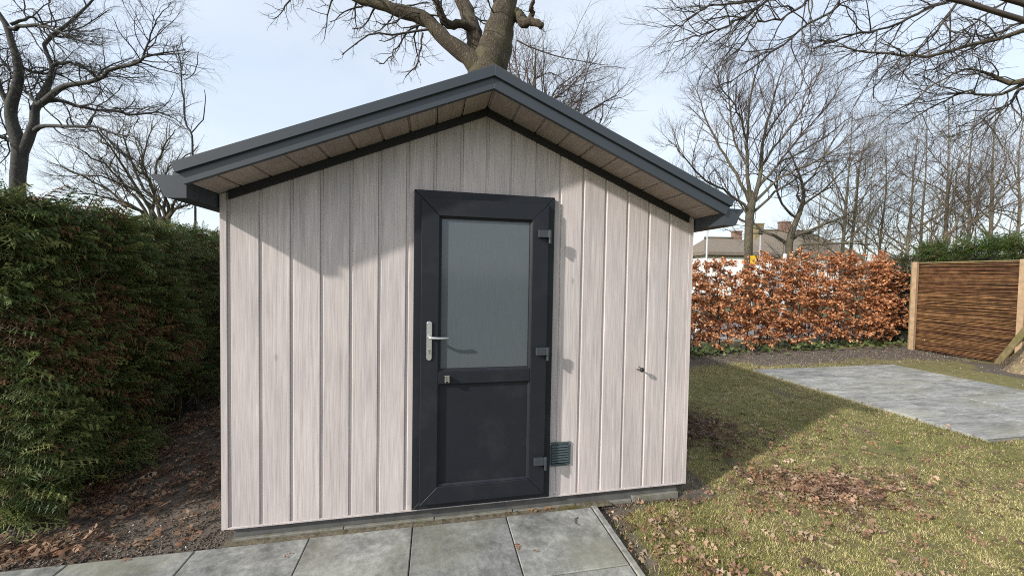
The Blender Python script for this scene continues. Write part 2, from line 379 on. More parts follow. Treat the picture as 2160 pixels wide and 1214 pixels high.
# ------------------------------------------------------------------ the shed
P = 0.18; HW = 1.656; YB = 3.0; SL = 0.4145
ZA = 2.807                                             # soffit apex
zs = lambda x: ZA - SL*abs(x)
shed = thing('garden_shed', (0, 1.5, PZ), 'pale wood-look garden shed with charcoal gable roof and half-glazed door', 'shed')
GR = .021; DP = .009                                   # groove width and depth of a cladding board
def board_profile(x0, x1, y):
    """plan of one board: rebated groove on its left, rounded right edge"""
    return [(x0+.0006, y+.016), (x0+.0006, y+DP), (x0+GR-.004, y+DP), (x0+GR, y+.002), (x0+GR+.002, y), (x1-.0025, y), (x1-.0006, y+.0025), (x1-.0006, y+.016)]
def board(x0, x1, zb, zt, prof=None, name='cladding_board', mat=M_BOARD):
    """vertical board between z = zb and the height zt(x)"""
    pr = prof or board_profile(x0, x1, 0.0); mb = MB()
    A = [mb.bm.verts.new((px, py, zb)) for px, py in pr]; Bv = [mb.bm.verts.new((px, py, zt(px))) for px, py in pr]
    n = len(pr); mb.face(A[::-1]); mb.face(Bv)
    for i in range(n): mb.face((A[i], A[(i+1) % n], Bv[(i+1) % n], Bv[i]))
    return mb.build(name, mat, shed)
top = lambda x: zs(x)-.004
DX0, DX1, DZ0, DZ1 = -.4855, .4995, .022, 2.214        # outer door frame
for i in range(18):
    x0, x1 = (i-9)*P, (i-8)*P
    if x1 <= DX0 or x0 >= DX1: board(x0, x1, .012, top)
    else:
        board(x0, x1, DZ1-.02, top); board(x0, x1, .012, lambda x: DZ0+.02)
        if x0 < DX0: board(x0, DX0+.015, DZ0+.02, lambda x: DZ1-.02, [(q[0], q[1]) for q in board_profile(x0, DX0+.015, 0)])
        if x1 > DX1: board(DX1-.015, x1, DZ0+.02, lambda x: DZ1-.02, [(DX1-.015, .016), (DX1-.015, .004), (x1-.0006, .004), (x1-.0006, .016)])
for s in (-1, 1):                                      # corner trims
    a, b = sorted((s*1.6203, s*HW))
    board(a, b, .0, top, [(a, .016), (a, -.004), (b, -.004), (b, .016)], 'corner_trim')
    mb = MB(); mb.box(*sorted((s*HW, s*(HW-.012))), .0165, .05, 0, zs(HW)-.002); mb.build('corner_trim', M_BOARD, shed)
mb = MB(); mb.prism([(-.006, .0), (.022, .0), (.022, .0115), (-.004, .0115), (-.006, .009)], 'x', -1.6195, 1.6195); mb.build('base_trim', M_BOARD, shed)
# side walls: the same boards, sharing one mesh
mb = MB(); A = board_profile(0, P, 0); mb.prism(A, 'z', .012, zs(HW)-.006); sideb = mb.build('cladding_board', M_BOARD, shed).data
bpy.data.objects.remove([o for o in shed.children if o.data is sideb][0])
sideb.transform(Matrix.Translation(tuple(origin(shed))))
for k in range(16):
    for s in (-1, 1):
        o = link('cladding_board', sideb, shed); o.rotation_euler = (0, 0, -s*math.pi/2 if s < 0 else math.pi/2)
        y = .055 + k*P
        o.location = (s*(HW-.002), (y if s > 0 else y+P)-1.5, -PZ); o.rotation_euler = (0, 0, math.pi/2 if s > 0 else -math.pi/2)
# wall core with the door opening, back wall, floor
mb = MB(); yc0, yc1 = .0175, .10
for s in (-1, 1):
    e = DX0+.02 if s < 0 else DX1-.02
    a, b = sorted((s*(HW-.02), e)); mb.prism([(a, 0), (b, 0), (b, zs(b)-.01), (a, zs(a)-.01)], 'y', yc0, yc1)
a, b = DX0+.02, DX1-.02
mb.prism([(a, DZ1-.02), (b, DZ1-.02), (b, zs(b)-.01), (0, ZA-.01), (a, zs(a)-.01)], 'y', yc0, yc1)
for s in (-1, 1): mb.box(*sorted((s*(HW-.019), s*(HW-.10))), .101, YB-.1, 0, zs(HW)-.012)
mb.prism([(-HW+.02, 0), (HW-.02, 0), (HW-.02, zs(HW)-.012), (0, ZA-.012), (-HW+.02, zs(HW)-.012)], 'y', YB-.099, YB)
mb.build('wall_core', M_INNER, shed)
mb = MB(); mb.box(-HW+.02, HW-.02, .101, YB-.101, 0, .02); mb.build('floor', M_INNER, shed)
mb = MB(); mb.box(-HW+.055, HW-.055, .030, YB, PZ-.12, -.001); mb.build('plinth', M_PLINTH, shed, bevel=.003)
xs = [-1.60, -.93, -.33, .235, .72, 1.19, 1.60]        # edging strips along the plinth
for k, (a, b) in enumerate(zip(xs, xs[1:])):
    dz = (.004, .004, .0, -.006, -.012, .010)[k]
    mb = MB(); mb.box(a+.002, b-.002, .002, .028, PZ-.09, PZ+dz+.006); mb.build('edging_strip', M_EDGING, shed, bevel=.004)
# --- roof
YF = -.33
def slope_pts(s, x0, x1, o0, o1):
    """parallelogram along one roof slope, vertical offsets o0..o1 above the soffit plane, perpendicular ends"""
    k = SL*.93
    e = lambda x, o: (s*(x+o*SL*.85), zs(x)-SL*o*SL*.85+o)
    return [e(x0, o0) if x0 > .01 else (0, ZA+o0), e(x1, o0), e(x1, o1), e(x0, o1) if x0 > .01 else (0, ZA+o1)]
for s in (-1, 1):
    mb = MB(); mb.prism(slope_pts(s, 0, 1.672, -.012, .060), 'y', YF, -.302); mb.build('fascia_board', M_ANTH, shed, bevel=.0008)
    mb = MB(); mb.prism(slope_pts(s, 0, 1.680, .058, .118), 'y', YF-.018, -.27); mb.build('roof_edge_trim', M_ANTH, shed, bevel=.001)
    mb = MB(); mb.prism(slope_pts(s, 0, 1.70, .0165, .054), 'y', -.3015, YB+.2); mb.build('roof_deck', M_BLACK, shed)
    mb = MB(); mb.prism(slope_pts(s, 0, 1.72, .056, .100), 'y', -.268, YB+.22); mb.build('roof_sheet', M_ROOF, shed)
    # black trim where wall and soffit meet
    mb = MB(); mb.prism([(0, ZA-.052), (s*1.60, zs(1.60)-.056), (s*1.60, zs(1.6)-.003), (0, ZA-.003)], 'y', -.022, -.0045); mb.build('wall_head_trim', M_BLACK, shed)
    # soffit boards
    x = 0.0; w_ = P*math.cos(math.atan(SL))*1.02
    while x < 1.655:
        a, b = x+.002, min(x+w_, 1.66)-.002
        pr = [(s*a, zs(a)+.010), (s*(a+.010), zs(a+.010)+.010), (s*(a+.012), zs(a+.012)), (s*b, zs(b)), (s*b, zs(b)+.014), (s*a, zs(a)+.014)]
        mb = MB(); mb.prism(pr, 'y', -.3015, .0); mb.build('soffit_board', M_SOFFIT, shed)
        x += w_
    # gutter with an ogee front
    outer = [(1.664, 2.125), (1.664, 2.034), (1.756, 2.030), (1.766, 2.036), (1.777, 2.056), (1.785, 2.078), (1.797, 2.104), (1.812, 2.122), (1.826, 2.131), (1.826, 2.152)]
    inner = [(1.822, 2.152), (1.822, 2.134), (1.808, 2.125), (1.793, 2.106), (1.781, 2.080), (1.773, 2.058), (1.762, 2.040), (1.755, 2.036), (1.669, 2.039), (1.669, 2.125)]
    mb = MB(); mb.prism([(s*a, b) for a, b in outer+inner], 'y', -.305, YB+.2); gut = mb.build('gutter', M_ANTH, shed)
    mb = MB(); mb.prism([(s*a, b) for a, b in outer[1:]+[(1.70, 2.152), (1.664, 2.125)]], 'y', -.313, -.3055); mb.build('end_cap', M_ANTH, gut)
mb = MB(); mb.prism([(-.16, ZA+.121-SL*.16), (0, ZA+.121), (.16, ZA+.121-SL*.16), (.16, ZA+.128-SL*.16), (0, ZA+.129), (-.16, ZA+.128-SL*.16)], 'y', YF-.012, YB+.21); mb.build('ridge_cap', M_ROOF, shed)

# --- door frame and door
def mitred(mb, x0, x1, z0, z1, w, y0, y1, ww=None, gap=.0007):
    """four mitred members of a rectangular frame, face width w, front y0, back y1"""
    i0, i1, j0, j1 = x0+w, x1-w, z0+w, z1-w; g_ = gap
    for q in ([(x0, z0+g_), (i0, j0+g_), (i0, j1-g_), (x0, z1-g_)], [(x1, z0+g_), (x1, z1-g_), (i1, j1-g_), (i1, j0+g_)],
              [(x0+g_, z1), (i0+g_, j1), (i1-g_, j1), (x1-g_, z1)], [(x0+g_, z0), (x1-g_, z0), (i1-g_, j0), (i0+g_, j0)]):
        mb.prism(q, 'y', y0, y1)
mb = MB(); mitred(mb, DX0, DX1, DZ0, DZ1, .070, -.034, .09); mb.build('door_frame', M_DOOR, shed, bevel=.0025)
LX0, LX1, LZ0, LZ1 = -.435, .4465, .070, 2.158
mb = MB(); mitred(mb, LX0, LX1, LZ0, LZ1, .118, -.068, -.0355); mb.box(LX0+.119, LX1-.119, -.0672, -.036, .898, .985)
door = mb.build('door', M_DOOR, shed, bevel=.003)
gx0, gx1 = LX0+.118, LX1-.118
def bead(z0, z1, name):
    mb = MB(); b = .012
    for (xa, za), (xb, zb), (xc, zc), (xd, zd) in (((gx0, z0), (gx0, z1), (gx0+b, z1-b), (gx0+b, z0+b)), ((gx1, z1), (gx1, z0), (gx1-b, z0+b), (gx1-b, z1-b)),
                                                   ((gx0, z1), (gx1, z1), (gx1-b, z1-b), (gx0+b, z1-b)), ((gx1, z0), (gx0, z0), (gx0+b, z0+b), (gx1-b, z0+b))):
        mb.hexa([(xa, -.056, za), (xb, -.056, zb), (xc, -.046, zc), (xd, -.046, zd), (xa, -.037, za), (xb, -.037, zb), (xc, -.037, zc), (xd, -.037, zd)])
    mb.build(name, M_DOOR, door)
bead(.985, LZ1-.118, 'glazing_bead'); bead(LZ0+.118, .898, 'panel_bead')
mb = MB()                                              # rubber gasket round the pane
for q_ in ((gx0+.012, gx0+.0165, .997, LZ1-.130), (gx1-.0165, gx1-.012, .997, LZ1-.130), (gx0+.017, gx1-.017, LZ1-.1345, LZ1-.130), (gx0+.017, gx1-.017, .997, 1.0015)): mb.box(q_[0], q_[1], -.0455, -.0405, q_[2], q_[3])
mb.build('gasket', M_BLACK, door)
mb = MB(); mb.box(gx0+.002, gx1-.002, -.040, -.016, LZ0+.120, .896); mb.build('door_panel', M_DOOR, door)
m, N, L, B = newmat('frosted_glass')
B.inputs['Base Color'].default_value = (.60, .66, .66, 1); B.inputs['Roughness'].default_value = .11
B.inputs['Transmission Weight'].default_value = 0.12; B.inputs['IOR'].default_value = 1.5
nn = noise(N, L, coords(N, L, (60, 60, 3)), 3, 3); rr = ramp(N, [(.3, (.088, .104, .118)), (.7, (.102, .117, .130))]); L.new(nn, rr.inputs[0]); L.new(rr.outputs[0], B.inputs['Base Color'])
mb = MB(); mb.box(gx0+.002, gx1-.002, -.040, -.030, .987, LZ1-.120); mb.build('glass_pane', m, door)
# lever handle on its long plate
hp = MB(); cxh, r_ = -.3775, .0175
pl = [(cxh+r_*math.cos(a), 1.3135+r_*math.sin(a)) for a in np.linspace(0, math.pi, 11)] + [(cxh+r_*math.cos(a), 1.0835+r_*math.sin(a)) for a in np.linspace(math.pi, 2*math.pi, 11)]
hp.prism(pl, 'y', -.077, -.0685); hp.build('handle_plate', M_STEEL, door, bevel=.0015)
mb = MB(); mb.tube([(cxh, -.0775, 1.226), (cxh, -.105, 1.226), (cxh+.004, -.116, 1.226), (cxh+.014, -.122, 1.2258), (cxh+.06, -.124, 1.222), (cxh+.128, -.121, 1.222)], [.011, .0095, .0098, .0095, .0088, .0092], 12)
mb.build('lever_handle', M_STEEL, door, smooth=True)
mb = MB(); mb.tube([(cxh, -.0775, 1.137), (cxh, -.084, 1.137)], .0085, 14); mb.box(cxh-.0035, cxh+.0035, -.083, -.0775, 1.112, 1.131); mb.build('lock_cylinder', M_CHROME, door, bevel=.0008)
for z in (1.945, 1.112, .318):                         # three surface hinges
    mb = MB(); mb.box(.366, .436, -.096, -.069, z-.026, z+.026); mb.tube([(.450, -.088, z+.028), (.450, -.088, z-.030)], .0125, 14)
    mb.box(.436, .450, -.098, -.080, z-.024, z+.024); mb.tube([(.4525, -.084, z-.0305), (.4525, -.084, z-.068)], .0105, 12); mb.box(.449, .463, -.082, -.0345, z-.066, z-.034)
    mb.build('hinge', M_ANTH, door, bevel=.002)
mb = MB()                                              # sprung catch on the middle rail
mb.box(-.272, -.238, -.071, -.068, .915, .957)
for s in (-1, 1):
    mb.box(-.255+s*.011-.005, -.255+s*.011+.005, -.094, -.0712, .917, .955); mb.tube([(-.255+s*.011, -.097, .916), (-.255+s*.011, -.097, .956)], .0055, 10)
mb.build('door_catch', M_CHROME, door, bevel=.001)
mb = MB(); mb.tube([(1.212, .004, .947), (1.212, -.006, .947)], .017, 16); mb.tube([(1.212, -.0065, .947), (1.212, -.040, .947)], .0065, 12)
st = mb.build('door_stop', M_CHROME, shed, bevel=.001)
mb = MB(); mb.ball((1.212, -.055, .947), .018, 16, (1, .9, 1)); mb.build('stop_knob', M_BLACK, st, smooth=True)
# ventilation grille
M_VENT = mat_plain('vent_paint', (.045, .062, .066), .4, var=.08)
VX0, VX1, VZ0, VZ1 = .502, .668, .234, .412
mb = MB(); mitred(mb, VX0, VX1, VZ0, VZ1, .017, -.012, -.0005); vent = mb.build('vent_grille', M_VENT, shed, bevel=.0015)
mb = MB(); mb.box(VX0+.018, VX1-.018, -.003, -.0008, VZ0+.018, VZ1-.018); mb.build('backing', M_BLACK, vent)
for k in range(7):
    z = VZ0+.030+k*.0195
    mb = MB(); mb.prism([(-.0035, z+.011), (-.016, z-.001), (-.016, z-.003), (-.0135, z-.003), (-.0035, z+.007)], 'x', VX0+.019, VX1-.019); mb.build('slat', M_VENT, vent)
for sx in (VX0+.008, VX1-.008):
    for sz in (VZ0+.008, VZ1-.008):
        mb = MB(); mb.tube([(sx, -.0122, sz), (sx, -.0145, sz)], .0042, 10); mb.build('screw', M_STEEL, vent)
# ------------------------------------------------------------------ conifer hedge on the left
def frond_template(nl=7, seed=0):
    """flat, fern-like spray: a tapering stem with forked side branchlets, lying in x-y, tip at y=1"""
    r = np.random.default_rng(seed); V = []; Fc = []
    def tri(a, b, c):
        k = len(V); V.extend([a, b, c]); Fc.append((k, k+1, k+2))
    tri((-.03, 0, 0), (.03, 0, 0), (0, 1.0, -.12))
    for i in range(nl):
        y = .10+.78*i/(nl-1); ln = .40*(1-.75*(i/(nl-1))**1.4)*r.uniform(.8, 1.15)
        for s in (-1, 1):
            a = r.uniform(.75, 1.0); dx, dy = s*math.sin(a), math.cos(a); w_ = .052; z = -.12*y-.05
            tip = (dx*ln, y+dy*ln, z-.10*r.uniform(.4, 1.4)); mid = (dx*ln*.5, y+dy*ln*.5, z*.8)
            tri((-dy*w_*s*.8, y-w_*.7, -.12*y*y), (dy*w_*s*.2, y+w_*.8, -.12*y*y), tip)
            for q in (-1, 1):
                b = a+q*.75; ex, ey = s*math.sin(b), math.cos(b); l2 = ln*.48
                tri((mid[0]-.02*ey, mid[1]+.02*ex, mid[2]), (mid[0]+.022*ey, mid[1]-.022*ex, mid[2]), (mid[0]+ex*l2, mid[1]+ey*l2, mid[2]-.04))
    return np.array(V, float), np.array(Fc, np.int32)
def put_fronds(pos, out, size, col, seed, droop=.45, spread=.55, nl=7):
    r = np.random.default_rng(seed); n = len(pos); VV = []; FF = []; CC = []; base = 0
    for k in range(3):
        idx = np.arange(k, n, 3); tv, tf = frond_template(nl, seed*7+k)
        d = out[idx]+r.normal(0, spread, (len(idx), 3))+np.array([0, 0, .10])-np.array([0, 0, droop])*r.uniform(0, 1, (len(idx), 1))
        up = nrm(out[idx]*r.uniform(.0, .9, (len(idx), 1))+np.array([0, 0, 1.0])+r.normal(0, .45, (len(idx), 3)))
        Xa, Ya, Za = frames(d, up)
        V, F_ = instances(tv, tf, pos[idx], Xa, Ya, Za, size[idx])
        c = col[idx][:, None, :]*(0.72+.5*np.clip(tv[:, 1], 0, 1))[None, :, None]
        VV.append(V); FF.append(F_+base); CC.append(c.reshape(-1, 3)); base += len(V)
    return np.concatenate(VV), np.concatenate(FF), np.concatenate(CC)
HX0, HX1, HY0, HY1, HT = -2.95, -4.25, .28, 5.6, 2.10
hedge = thing('conifer_hedge', (-3.6, 2.9, GZ), 'tall clipped dark green conifer hedge running back beside the shed', 'hedge')
r = np.random.default_rng(5)
def hedge_bulge(y, z): return .15*(vnoise(y, z, .5, 21)-.5)*2+.10*(vnoise(y, z, .18, 22)-.5)*2
# inner mass of old brown twigs: many thin tubes, so gaps read as depth
def batch_tubes(Pt, R, s=3):
    """Pt (B,n,3), R (B,n): tubes with s sides"""
    Bn, n = Pt.shape[:2]
    T = np.empty_like(Pt); T[:, 1:-1] = Pt[:, 2:]-Pt[:, :-2]; T[:, 0] = Pt[:, 1]-Pt[:, 0]; T[:, -1] = Pt[:, -1]-Pt[:, -2]; T = nrm(T)
    mT = nrm(Pt[:, -1]-Pt[:, 0]); ref = np.where(np.abs(mT[:, 2:3]) < .85, np.array([[0, 0, 1.]]), np.array([[1., 0, 0]]))[:, None, :]
    U = nrm(np.cross(T, np.broadcast_to(ref, T.shape))); W = np.cross(T, U)
    a = np.arange(s)*2*math.pi/s
    V = Pt[:, :, None, :]+R[:, :, None, None]*(U[:, :, None, :]*np.cos(a)[None, None, :, None]+W[:, :, None, :]*np.sin(a)[None, None, :, None])
    i = np.arange(Bn*n*s).reshape(Bn, n, s); j = np.roll(i, -1, 2)
    Fq = np.stack([i[:, :-1], j[:, :-1], j[:, 1:], i[:, 1:]], -1).reshape(-1, 4)
    return V.reshape(-1, 3), Fq
# opaque heart of the hedge
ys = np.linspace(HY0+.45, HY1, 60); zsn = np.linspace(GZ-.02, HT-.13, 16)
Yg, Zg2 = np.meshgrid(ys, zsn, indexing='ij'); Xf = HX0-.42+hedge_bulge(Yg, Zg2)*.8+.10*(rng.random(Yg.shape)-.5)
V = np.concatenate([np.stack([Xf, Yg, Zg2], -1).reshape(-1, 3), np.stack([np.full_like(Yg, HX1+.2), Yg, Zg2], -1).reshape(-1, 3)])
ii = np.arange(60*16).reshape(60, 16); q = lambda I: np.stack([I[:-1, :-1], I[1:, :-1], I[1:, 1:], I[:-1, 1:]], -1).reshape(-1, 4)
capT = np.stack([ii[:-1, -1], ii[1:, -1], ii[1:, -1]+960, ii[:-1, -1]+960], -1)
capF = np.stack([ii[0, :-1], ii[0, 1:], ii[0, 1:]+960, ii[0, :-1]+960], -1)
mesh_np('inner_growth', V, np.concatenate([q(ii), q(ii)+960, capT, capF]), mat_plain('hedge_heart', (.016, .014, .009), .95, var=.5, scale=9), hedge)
# fronds: side face, front end, top
n1 = 9800; yy = HY0+(HY1-HY0)*r.random(n1)**1.35; zz = r.uniform(GZ+.10, HT, n1)
dep = np.abs(r.normal(0, .14, n1)); lowcut = np.clip((zz-GZ)/np.where(yy < 1.3, .3, .9), .15, 1)
keep = r.random(n1) < lowcut; yy, zz, dep = yy[keep], zz[keep], dep[keep]
xx = HX0+hedge_bulge(yy, zz)-dep-.10*np.clip((zz-1.7)/.5, 0, 1)**2+.02*np.clip((.7-zz)/.5, 0, 1)*(yy < 1.6)-.15*np.clip((.7-zz)/.5, 0, 1)*(yy > 1.6)
p1 = np.stack([xx, yy, zz], 1); o1 = np.tile(np.array([[1., 0, .1]]), (len(p1), 1))
n2 = 1300; x2 = r.uniform(HX1, HX0, n2); z2 = r.uniform(GZ+.08, HT, n2); y2 = HY0+hedge_bulge(x2, z2)+np.abs(r.normal(0, .15, n2))+.25*np.clip((x2-HX0+.45)/.45, 0, 1)**2
p2 = np.stack([x2, y2, z2], 1); o2 = np.tile(np.array([[.25, -1., .1]]), (n2, 1))
n3 = 3200; y3 = HY0+(HY1-HY0)*r.random(n3)**1.5; x3 = r.uniform(HX1, HX0, n3); z3 = HT-.02+.08*(vnoise(x3, y3, .3, 31)-.5)-np.abs(r.normal(0, .06, n3))+.01*y3
p3 = np.stack([x3, y3, z3], 1); o3 = np.tile(np.array([[.15, -.1, .75]]), (n3, 1))
pp = np.concatenate([p1, p2, p3]); oo = np.concatenate([o1, o2, o3]); n = len(pp)
g1 = np.array([.050, .078, .024]); g2 = np.array([.115, .150, .045]); g3 = np.array([.22, .225, .075]); br = np.array([.14, .080, .038])
t = r.random(n)[:, None]; cc = g1*(1-t)+g2*t
young = np.concatenate([r.random(len(p1)) < .04+.22*np.clip((1.3-yy)/1.0, 0, 1), r.random(n2) < .30, r.random(n3) < .35]); cc[young] = g2*.4+g3*.6
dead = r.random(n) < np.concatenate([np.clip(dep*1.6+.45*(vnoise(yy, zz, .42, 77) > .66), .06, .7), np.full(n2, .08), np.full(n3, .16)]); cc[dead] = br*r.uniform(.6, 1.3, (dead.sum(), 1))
sz = r.uniform(.10, .21, n)*np.concatenate([np.clip(1.35-.22*(yy-.3), .85, 1.35), np.full(n2, 1.05), np.full(n3, .62)])
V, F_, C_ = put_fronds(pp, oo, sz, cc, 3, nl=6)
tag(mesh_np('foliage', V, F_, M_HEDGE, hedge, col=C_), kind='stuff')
# woody stems showing low down and pale twigs in the face
nb = 650; by = HY0+.1+(HY1-HY0)*r.random(nb)**1.9; bz = r.uniform(GZ, 1.5, nb); bl = r.uniform(.25, .75, nb)
d0 = nrm(np.stack([r.uniform(.05, .7, nb), r.normal(-.1, .5, nb), r.uniform(.25, 1.1, nb)], 1))
Pt = [np.stack([HX0-.34+r.uniform(-.06, .15, nb), by, bz], 1)]
for k in range(4): d0 = nrm(d0+r.normal(0, .22, (nb, 3))); Pt.append(Pt[-1]+d0*(bl/4)[:, None])
Pt = np.stack(Pt, 1); Pt[:, :, 0] = np.minimum(Pt[:, :, 0], HX0+.04)
V, Fq = batch_tubes(Pt, np.linspace(.006, .002, 5)[None]*np.ones((nb, 1)), 4)
tag(mesh_np('twigs', V, Fq, mat_plain('hedge_twig', (.17, .135, .09), .9, var=.3), hedge), kind='stuff')
for k in range(14):
    y = HY0+.35+k*.36; mb = MB(); x = HX0-.42+rng.uniform(-.06, .12)
    mb.tube([(x, y, GZ-.05), (x+rng.normal(0, .03), y+rng.normal(0, .04), .35), (x-.08, y+rng.normal(0, .05), .95)], [.026, .02, .014], 7); mb.build('stem', M_BARK2, hedge, smooth=True)

# ------------------------------------------------------------------ beech hedge with its winter leaves
bh = thing('beech_hedge', (8.6, 5.4, GZ), 'low copper brown beech hedge with gaps, behind the lawn', 'hedge')
r = np.random.default_rng(17)
LEAF = np.array([(0, 0, 0), (-.32, .45, .10), (0, .5, -.02), (.32, .45, .10), (0, 1.0, .05)], float)
LEAFF = np.array([(0, 2, 1), (0, 3, 2), (1, 2, 4), (2, 3, 4)], np.int32)
BA, BB_ = np.array([3.6, 5.0]), np.array([12.55, 5.72])
stems = []; brP = []; brR = []; lp = []; ld = []
u = 0.0; L_ = np.linalg.norm(BB_-BA)
while u < L_:
    b = BA+(BB_-BA)*u/L_; x, y = b+r.normal(0, .05, 2); h = (1.95+.46*u/L_)*r.uniform(.86, 1.06)
    if u > L_-.5: h *= .82
    pts = [np.array([x, y, GZ-.02])]
    for k in range(1, 6): pts.append(np.array([x+r.normal(0, .035), y+r.normal(0, .035), GZ+(h-GZ)*k/5]))
    stems.append((pts, r.uniform(.010, .019)))
    pts = np.array(pts)
    for k in range(int(h*24)):
        z = r.uniform(.06, 1.0)*(h+.05); z = z if z > .34 or r.random() < .8 else z+.5
        i = min(4, int((z-GZ)/(h-GZ)*5)); f = (z-GZ)/(h-GZ)*5-i; p0 = pts[i]*(1-f)+pts[i+1]*f
        a = r.uniform(0, 2*math.pi); d = np.array([math.cos(a), math.sin(a)*.62, r.uniform(-.10, .45)]); ln = r.uniform(.16, .44)*(1 if z < h*.9 else .7)
        P_ = [p0]
        for q_ in range(3): d = d+r.normal(0, .18, 3); P_.append(P_[-1]+nrm(d)*ln/3)
        brP.append(P_)
        for q_ in range(int(ln*62)+5):
            t_ = r.uniform(.25, 1.0)*3; j = min(2, int(t_)); c_ = P_[j]+(P_[j+1]-P_[j])*(t_-j)
            lp.append(c_+r.normal(0, .018, 3)); ld.append(nrm(d)+r.normal(0, .75, 3)*np.array([1, 1, .7])+np.array([0, 0, -.22]))
    u += r.uniform(.14, .24)
for pts, ra in stems:
    mb = MB(); mb.tube(pts, [ra, ra*.95, ra*.85, ra*.7, ra*.5, ra*.2], 6); mb.build('stem', M_TWIGG, bh, smooth=True)
Pt = np.array(brP); V, Fq = batch_tubes(Pt, np.linspace(.0045, .0015, 4)[None]*np.ones((len(Pt), 1)), 3)
tag(mesh_np('twigs', V, Fq, M_TWIGR, bh), kind='stuff')
lp = np.array(lp); ld = np.array(ld); n = len(lp)
Xa, Ya, Za = frames(ld, nrm(np.array([0, 0, 1.])+r.normal(0, .6, (n, 3))))
V, F_ = instances(LEAF, LEAFF, lp, Xa, Ya, Za, r.uniform(.050, .088, n))
c0, c1, c2 = np.array([.52, .225, .10]), np.array([.70, .39, .20]), np.array([.28, .10, .05])
t = r.random((n, 1)); cc = c0*(1-t)+c1*t; dk = r.random(n) < .22; cc[dk] = c2
tag(mesh_np('leaves', V, F_, M_DRY, bh, col=np.repeat(cc, 5, 0)), kind='stuff')
# weeds along the foot of the beech hedge
r = np.random.default_rng(23); n = 1300
ww = r.random(n); b = BA+(BB_-BA)*ww[:, None]; clump = vnoise(b[:, 0], b[:, 1]*0, .45, 44) > .38
b = b[clump]; n = len(b); x = b[:, 0]+r.normal(0, .1, n); y = b[:, 1]-.12+r.normal(0, .16, n)
pos = np.stack([x, y, ground_h(x, y)+r.uniform(.01, .11, n)], 1)
Xa, Ya, Za = frames(np.stack([r.normal(0, 1, n), r.normal(-.3, 1, n), r.uniform(-.1, .7, n)], 1), nrm(np.array([0, -.3, 1.])+r.normal(0, .4, (n, 3))))
V, F_ = instances(LEAF*np.array([1.5, 1, 1]), LEAFF, pos, Xa, Ya, Za, r.uniform(.05, .13, n))
cc = np.array([.095, .125, .045])*(.6+.8*r.random((n, 1)))
o = mesh_np('weeds', V, F_, M_HEDGE, col=np.repeat(cc, 5, 0)); tag(o, 'low green leafy weeds along the foot of the beech hedge', 'weeds', kind='stuff')

# ------------------------------------------------------------------ evergreen hedge behind the fence, dark shrub at the hedge end
def bush(name, label, cat, cx, cy, rx, ry, top_z, n, size, cols, seed, flat=True, base=GZ):
    r = np.random.default_rng(seed); o = thing(name, (cx, cy, base), label, cat)
    a = r.uniform(0, 2*math.pi, n); e = r.random(n)**.5; k = 4 if flat else 2
    cs, sn = np.cos(a), np.sin(a); rr = (np.abs(cs)**k+np.abs(sn)**k)**(-1/k)
    shell = r.random(n) < .75; rad = np.where(shell, 1-np.abs(r.normal(0, .06, n)), e)
    x = cx+rx*cs*rr*rad; y = cy+ry*sn*rr*rad; H = top_z-base
    zt = H*(1-.10*(rad**4))*(1+.14*(vnoise(x, y, .7, seed)-.5)); z = base+np.where(shell & (r.random(n) < .55), r.random(n), 1-np.abs(r.normal(0, .05, n)))*zt
    bul = 1+.10*(vnoise(a*rx, z, .6, seed+1)-.5); x = cx+(x-cx)*bul; y = cy+(y-cy)*bul
    pos = np.stack([x, y, z], 1); out = nrm(np.stack([cs*.8, sn*.8, .25+1.2*(z > base+.9*H)], 1))
    t = r.random((n, 1)); cc = np.array(cols[0])*(1-t)+np.array(cols[1])*t
    if len(cols) > 2: d = r.random(n) < .16; cc[d] = cols[2]
    V, F_, C_ = put_fronds(pos, out, r.uniform(.7, 1.3, n)*size, cc, seed, nl=4)
    tag(mesh_np('foliage', V, F_, M_HEDGE, o, col=C_), kind='stuff')
    mb = MB()
    nS = 12; ring = []
    for z_, f in ((base-.05, .78), (base+H*.5, .84), (base+H*.84, .74)):
        ring.append([mb.bm.verts.new((cx+rx*f*math.cos(2*math.pi*i/nS)*1.05, cy+ry*f*math.sin(2*math.pi*i/nS)*1.05, z_)) for i in range(nS)])
    for A, B2 in zip(ring, ring[1:]):
        for i in range(nS): mb.face((A[i], A[(i+1) % nS], B2[(i+1) % nS], B2[i]))
    mb.face(ring[-1]); mb.build('inner_growth', bpy.data.materials['hedge_heart'], o); return o
bush('evergreen_hedge', 'dense dark green conifer hedge rising above the woven fence', 'hedge', 14.9, 4.0, 2.3, 1.9, 2.85, 4200, .27, ((.03, .055, .012), (.075, .115, .024), (.10, .075, .035)), 61)
bush('dark_shrub', 'dark brownish shrub squeezed between beech hedge and woven fence', 'shrub', 13.7, 6.1, 1.3, 1.2, 2.36, 1800, .22, ((.03, .04, .014), (.075, .07, .03), (.12, .09, .05)), 62)
bush('dark_shrub', 'dark green bush behind the left end of the beech hedge', 'shrub', 9.6, 13.4, 1.7, 1.4, 1.9, 1300, .26, ((.03, .05, .012), (.10, .15, .03)), 63)

